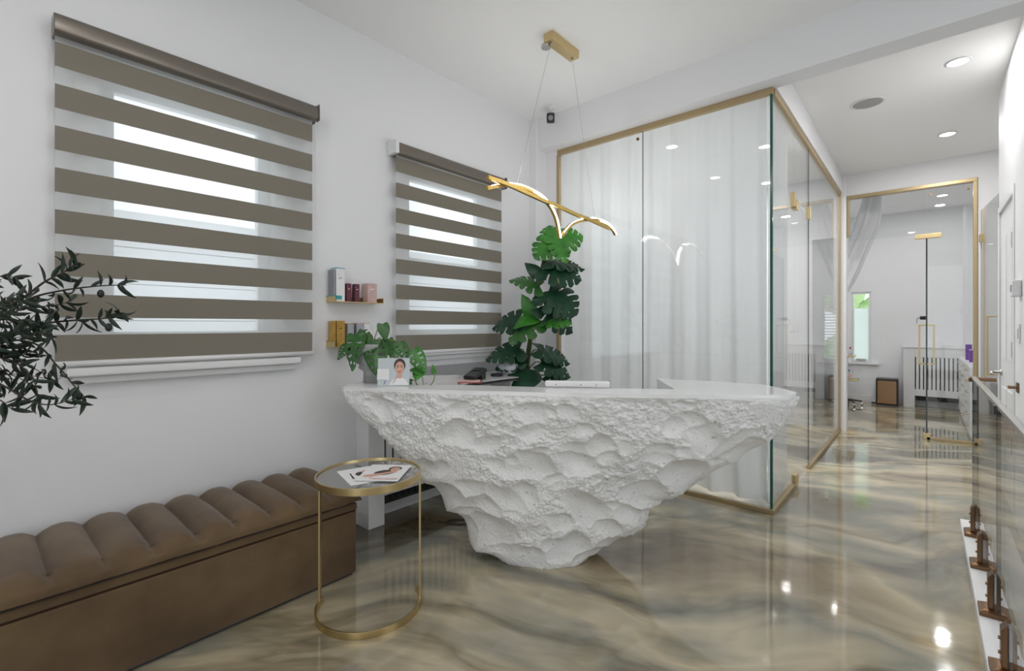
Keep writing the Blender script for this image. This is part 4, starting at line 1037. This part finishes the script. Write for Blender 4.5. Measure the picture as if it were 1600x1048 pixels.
twig([hub, px(-50, 500, 1.40), px(20, 475, 1.40), px(70, 440, 1.42), px(100, 425, 1.44), px(122, 408, 1.45)], 16, .055, .005)
twig([hub, px(-60, 580, 1.40), px(0, 600, 1.38), px(45, 625, 1.36), px(80, 632, 1.36), px(118, 622, 1.38)], 13, .055, .004)
twig([hub, px(-60, 560, 1.42), px(10, 560, 1.44), px(50, 590, 1.42), px(60, 630, 1.40)], 13, .055)
twig([hub, px(-60, 520, 1.44), px(0, 500, 1.50), px(40, 480, 1.56), px(80, 478, 1.58), px(112, 470, 1.60)], 16, .055, .004, ((.8, -.02),))
twig([hub, px(-70, 540, 1.38), px(10, 525, 1.36), px(50, 520, 1.36), px(85, 528, 1.36)], 14, .055)
twig([hub, px(-80, 600, 1.35), px(-10, 620, 1.34), px(20, 640, 1.34)], 10, .055)
twig([hub, px(-60, 545, 1.4), px(-10, 545, 1.44), px(30, 555, 1.50), px(62, 545, 1.52)], 13, .055)
twig([hub, px(-70, 470, 1.4), px(-20, 440, 1.42), px(10, 430, 1.43), px(28, 437, 1.44)], 9, .05)
twig([hub, px(-70, 570, 1.4), px(-20, 590, 1.44), px(15, 585, 1.48), px(48, 600, 1.5)], 12, .055)
for k in range(10):
    x0, y0 = rn.uniform(-70, -20), rn.uniform(470, 610); x1, y1 = rn.uniform(10, 95), rn.uniform(465, 625); d0 = rn.uniform(1.35, 1.55)
    twig([hub, px(x0, (y0+y1)/2, 1.40), px((x0+x1)/2, (y0+3*y1)/4-8, d0), px(x1, y1, d0)], 12, .052, .003)
obj('branch', wood, M['bark'], ot, smooth=True)
obj('foliage', fol, M['olive'], ot, smooth=True, solid=.0008)
for p in fruits:
    bm = bmesh.new(); sph(bm, p, .0105, (.9, .9, 1.25), 3); obj('olive', bm, M['olivef'], ot, smooth=True)

# ------------------------------------------------------------------ far room
pb = thing('pedal_bin', 'bronze rectangular pedal bin on the floor at the back wall', 'bin', (-.45, 9.36, 0))
obj('body', B((-.575, -.315, 9.36, 9.60, .02, .40)), M['bin'], pb, bevel=.02, seg=3)
obj('rim', B((-.580, -.310, 9.355, 9.605, .385, .418)), M['black'], pb, bevel=.006); obj('base', B((-.580, -.310, 9.355, 9.605, 0, .022)), M['black'], pb, bevel=.004)
obj('edge_trim', B((-.322, -.309, 9.352, 9.605, .02, .39)), M['black'], pb); obj('edge_trim', B((-.582, -.573, 9.352, 9.605, .02, .39)), M['black'], pb)
obj('pedal', B((-.64, -.575, 9.40, 9.46, .012, .035)), M['black'], pb, bevel=.004)
dc = thing('drawer_cabinet', 'white drawer cabinet with thin gold pulls behind the far glass', 'cabinet', (.62, 8.3, 0))
obj('body', B((.385, .85, 7.12, 9.40, 0, .80)), M['white'], dc, bevel=.003)
for j in range(6):
    for k, (y0, y1) in enumerate(((7.14, 7.88), (7.90, 8.63), (8.65, 9.38))):
        z0 = .05+j*.124
        dw = obj('drawer', B((.372, .385, y0, y1, z0, z0+.117)), M['white'], dc, bevel=.002)
        ym = (y0+y1)/2; bm = bmesh.new(); addsweep(bm, [(.372, ym-.1, z0+.07), (.348, ym-.1, z0+.07), (.348, ym+.1, z0+.07), (.372, ym+.1, z0+.07)], .008, .008); obj('pull', bm, M['brass'], dw)
carton('purple_bottle', 'purple bottle standing on the white drawer cabinet', 'bottle', 8.52, 8.58, .80, .20, .06, 'purple', x0=.40)
carton('purple_box', 'small purple and white box beside the purple bottle', 'box', 8.02, 8.10, .80, .15, .06, 'purple', None, None, None, 'paper', x0=.41)
tr_ = thing('trolley', 'brass pedestal trolley with two small trays by the far window', 'trolley', (-.93, 9.10, 0))
TX, TY = -.93, 9.10
bm = bmesh.new(); addtube(bm, [(TX, TY, .06), (TX, TY, .76)], .016, 12); obj('column', bm, M['brass'], tr_, smooth=True)
for z, n_ in ((.39, 'tray'), (.755, 'tray')): obj(n_, B((TX-.19, TX+.11 if z > .5 else TX+.15, TY-.16, TY+.16, z, z+.022)), M['brass'], tr_, bevel=.005)
for k in range(5):
    a = k*2*PI/5+.3; p = Vector((TX+.20*math.cos(a), TY+.20*math.sin(a), .05))
    bm = bmesh.new(); addtube(bm, [(TX, TY, .085), (p.x, p.y, .065)], lambda f: .016-.006*f, 8); lg = obj('foot', bm, M['black'], tr_, smooth=True)
    bm = bmesh.new(); addtube(bm, [p+Vector((-.012, 0, -.022)), p+Vector((.012, 0, -.022))], .026, 14); obj('caster', bm, M['steel'], lg)
bo_ = thing('spray_bottle', 'small clear bottle with red cap on the trolley top', 'bottle', (TX+.05, TY-.05, .777))
bm = bmesh.new(); addlathe(bm, [(.022, 0), (.024, .01), (.024, .08), (.010, .10)], (TX+.05, TY-.05, .777), 16); obj('body', bm, M['bag'], bo_, smooth=True)
bm = bmesh.new(); addlathe(bm, [(.013, .10), (.013, .135)], (TX+.05, TY-.05, .777), 14); obj('cap', bm, M['lips'], bo_)
ju = thing('glass_jar', 'clear bag of blue and pink pieces on the lower trolley tray', 'bag', (TX-.01, TY-.03, .412))
bm = bmesh.new(); sph(bm, (TX-.01, TY-.03, .515), .105, (1, 1, 1), 4)
for v in bm.verts: v.co += Vector(noise.noise_vector(v.co*11))*.012; v.co.z = max(v.co.z, .413)
obj('bag', bm, M['glass'], ju, smooth=True)
for k in range(14):
    bm = bmesh.new(); c = Vector((TX-.01, TY-.03, .475))+Vector((rn.uniform(-.055, .055), rn.uniform(-.055, .055), rn.uniform(-.02, .06))); sph(bm, c, .026, sub=2)
    obj('piece', bm, [M['paper'], M['print'], M['pinkp'], mat('blue piece', srgb(92, 108, 158), .5)][k % 4], ju, smooth=True)
gc = thing('grey_cabinet', 'low pale grey cabinet seen through the glass room doorway', 'cabinet', (-1.40, 9.5, 0)); obj('body', B((-1.75, -1.10, 9.40, 9.66, .0, .42)), M['greycab'], gc, bevel=.003)
obj('door', B((-1.74, -1.42, 9.385, 9.40, .03, .40)), M['greycab'], gc, bevel=.002); obj('door', B((-1.41, -1.11, 9.385, 9.40, .03, .40)), M['greycab'], gc, bevel=.002)
